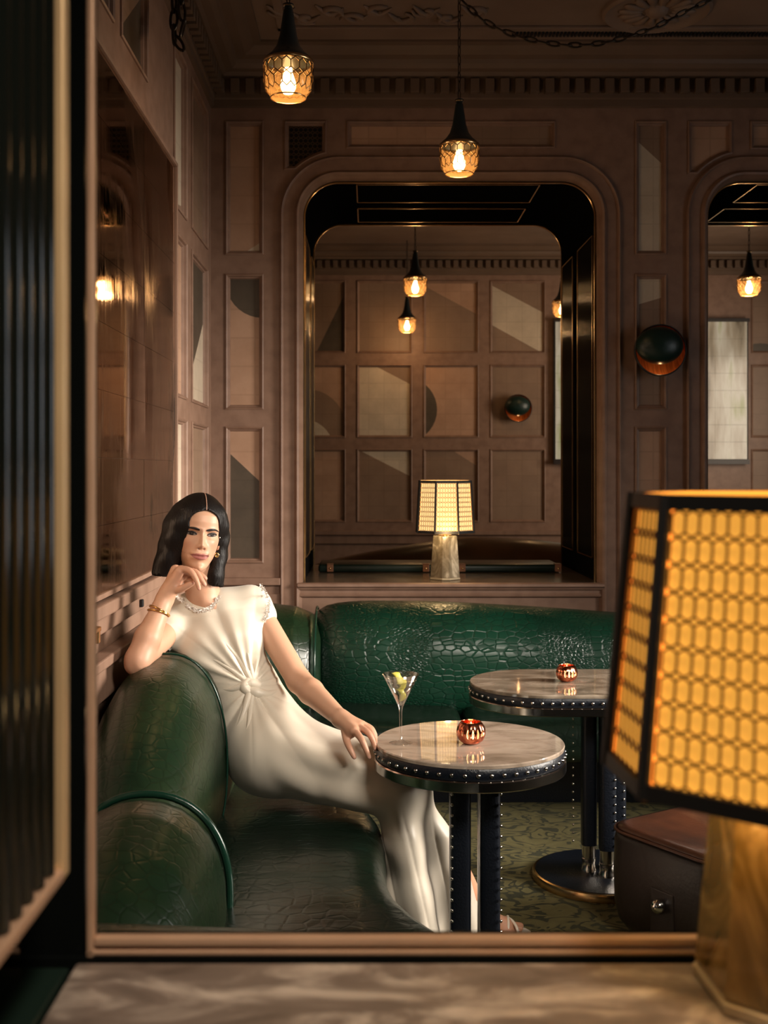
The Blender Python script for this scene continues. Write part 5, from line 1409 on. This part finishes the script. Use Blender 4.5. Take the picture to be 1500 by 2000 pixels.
# thighs
G_.cap(a(535,1462,3.42), a(690,1500,3.34), .120, .088, k=.04); G_.cap(a(690,1500,3.34), a(793,1535,3.27), .088, .068, k=.04)
G_.cap(a(530,1470,3.36), a(690,1508,3.25), .105, .078, k=.04); G_.cap(a(690,1508,3.25), a(778,1545,3.21), .078, .064, k=.04)
G_.cap(a(505,1490,3.40), a(620,1505,3.33), .085, .080, k=.04); G_.cap(a(620,1505,3.33), a(745,1548,3.20), .080, .056, k=.04)
# skirt falling from the knees
G_.chain([a(790,1545,3.27), a(815,1640,3.31), a(850,1740,3.36), a(872,1800,3.40), a(880,1880,3.42)], [.070,.080,.098,.110,.118], k=.04)
G_.chain([a(775,1560,3.21), a(783,1650,3.21), a(798,1750,3.22), a(815,1850,3.23)], [.056,.058,.063,.070], k=.04)
# cut necklines and arm holes
G_.ell(a(393,1150,3.45), (.056,.085,.050), k=0, sub=True)
# clear the chin/neck space
V1, Q1 = largest(*G_.mesh('g', relax=3)); del G_
N1 = normals(V1, Q1)
pxv = VX+V1[:, 0]*F/V1[:, 1]; pyv = VY+(CH-V1[:, 2])*F/V1[:, 1]
dx, dy = pxv-490, pyv-1340; ang = np.arctan2(dy, dx); rad = np.sqrt(dx*dx+dy*dy)
facing = np.clip(-N1[:, 1]*1.5+.2, 0, 1)
up1 = np.clip((1345-pyv)/20, 0, 1)
def pleat(x): return np.abs(np.sin(x))**.7*2-1
fold = pleat(ang*6.5+.4)*.6+.4*np.sin(ang*23+1)
env = np.clip(rad/30, 0, 1)*np.exp(-np.clip(rad-50, 0, None)/120)
d_ = .0080*fold*env*facing*up1
lowm = np.clip((pyv-1345)/20, 0, 1)*np.clip((700-pxv)/60, 0, 1)
fold2 = pleat(ang*5.5+.9)*.6+.4*np.sin(ang*17+.5); d_ += .0060*fold2*np.clip(rad/35, 0, 1)*np.exp(-np.clip(rad-60, 0, None)/75)*facing*lowm
# lap folds sweep along the thigh
lap = np.clip((pxv-520)/80, 0, 1)*np.clip((770-pxv)/60, 0, 1)*np.clip((pyv-1400)/30, 0, 1)
d_ += .0058*np.sin((pyv-.42*pxv)*.085+1.4*np.sin(pxv*.018))*lap*facing
# hanging folds
hang = np.clip((pyv-1575)/60, 0, 1)
u_ = pxv-760-(pyv-1550)*.22
d_ += hang*(.0120*np.sin(u_*.072+.6)+.0050*pleat(u_*.055+2.2))*(.5+.5*hang)
V1 = V1+N1*d_[:, None]
satin, nt_s, b_s = newmat('cream_satin')
b_s.inputs['Base Color'].default_value = (.66,.585,.48,1); b_s.inputs['Roughness'].default_value = .40; b_s.inputs['Sheen Weight'].default_value = .25; b_s.inputs['Specular IOR Level'].default_value = .45
wv_ = nd(nt_s, 'ShaderNodeTexNoise'); wv_.inputs['Scale'].default_value = 1; nt_s.links.new(coords(nt_s, (900,900,900)), wv_.inputs['Vector'])
bs_ = nd(nt_s, 'ShaderNodeBump'); bs_.inputs['Strength'].default_value = .10; bs_.inputs['Distance'].default_value = .001; nt_s.links.new(wv_.outputs[0], bs_.inputs['Height']); nt_s.links.new(bs_.outputs[0], b_s.inputs['Normal'])
dress = npmesh('dress', V1, Q1, satin, woman)
# twisted knot and its gathered bands, hugging the dress front
from mathutils.bvhtree import BVHTree
bvh = BVHTree.FromPolygons([tuple(v) for v in V1], [tuple(q) for q in Q1.tolist()])
def onfront(px, py, off=0.0):
    o = Vector((0,0,CH)); dirn = (P(px, py, 1)-o).normalized(); h = bvh.ray_cast(o+dirn*2.5, dirn)
    return (h[0]+h[1]*off) if h[0] else P(px, py, 3.36)
bm = bmesh.new()
def band(pts, rr, off=-.004, flat=.5):
    C_ = catmull([onfront(x, y, off) for x, y in pts], 5)
    tube(bm, C_, list(np.interp(np.linspace(0, 1, len(C_)), np.linspace(0, 1, len(rr)), rr)), 12)
band([(420,1345),(450,1346),(475,1338),(492,1334),(508,1340)], [.003,.008,.013,.017,.012])
band([(500,1352),(486,1350),(478,1340),(486,1330),(500,1328)], [.008,.015,.018,.014,.007])
band([(478,1346),(500,1352),(520,1354),(536,1350),(550,1344)], [.010,.018,.013,.007,.002])
band([(488,1348),(482,1375),(470,1405),(455,1430)], [.012,.011,.007,.003])
band([(494,1350),(490,1380),(484,1415),(475,1440)], [.010,.009,.006,.003])
band([(492,1332),(470,1295),(445,1260),(425,1235)], [.012,.009,.006,.002])
band([(488,1336),(455,1312),(420,1290),(385,1272)], [.012,.008,.005,.002])
band([(496,1332),(490,1295),(478,1250)], [.010,.007,.002])
mesh_obj('waist_knot', bm, satin, woman, smooth=True)
# lace edging
lace = mat('white_lace', (.74,.68,.62), .7); rs = random.Random(7)
def laceband(pts, n, w, bvh_=bvh):
    bm = bmesh.new(); C_ = catmull([Vector(p) for p in pts], 12)
    for k in range(n):
        t = k/(n-1)*(len(C_)-1); i = min(int(t), len(C_)-2); p = C_[i].lerp(C_[i+1], t-i); td = (C_[i+1]-C_[i]).normalized()
        for q in range(3):
            dv = Vector((rs.uniform(-1,1), rs.uniform(-1,-.2), rs.uniform(-1,1))).normalized(); b0 = p+dv*rs.uniform(0, w*.5)
            e = b0+(td*rs.uniform(-1,1)+dv*.9)*w*rs.uniform(.5, 1.1)
            s_ = (e-b0).cross(Vector((0,1,0))).normalized()*w*.16
            bm.faces.new([bm.verts.new(v) for v in (b0-s_, b0+s_, e+s_*.6, e-s_*.6)])
    o = mesh_obj('lace_trim', bm, lace, woman); o['kind'] = 'stuff'
laceband([onfront(x, y, .002) for x, y in ((348,1163),(358,1174),(372,1186),(390,1193),(408,1190),(420,1180),(428,1168))], 150, .0085)
laceband([onfront(x, y, .002) for x, y in ((313,1192),(316,1210),(322,1232),(330,1256),(338,1275))], 90, .0085)
laceband([onfront(x, y, .002) for x, y in ((510,1142),(520,1165),(523,1190),(517,1212))], 70, .0085)
# sandal
bm = bmesh.new()
sole = [(.300,3.475),(.34,3.462),(.40,3.478),(.455,3.49),(.492,3.52),(.505,3.56),(.490,3.585),(.44,3.592),(.38,3.565),(.33,3.525),(.302,3.505)]
loft(bm, [[(x, y, .002) for x, y in sole], [(x, y, .013) for x, y in sole]], cap=True); sn = mesh_obj('sandal', bm, mat('cream_leather', (.68,.60,.50), .45), woman)
bm = bmesh.new()
tube(bm, catmull([(.425,3.502,.016),(.430,3.515,.050),(.432,3.545,.060),(.436,3.575,.050),(.444,3.590,.016)], 5), .0045, 8)
tube(bm, catmull([(.462,3.505,.014),(.455,3.52,.042),(.440,3.545,.055),(.420,3.57,.050),(.405,3.580,.016)], 5), .0045, 8)
mesh_obj('strap', bm, sn.data.materials[0], sn, smooth=True)
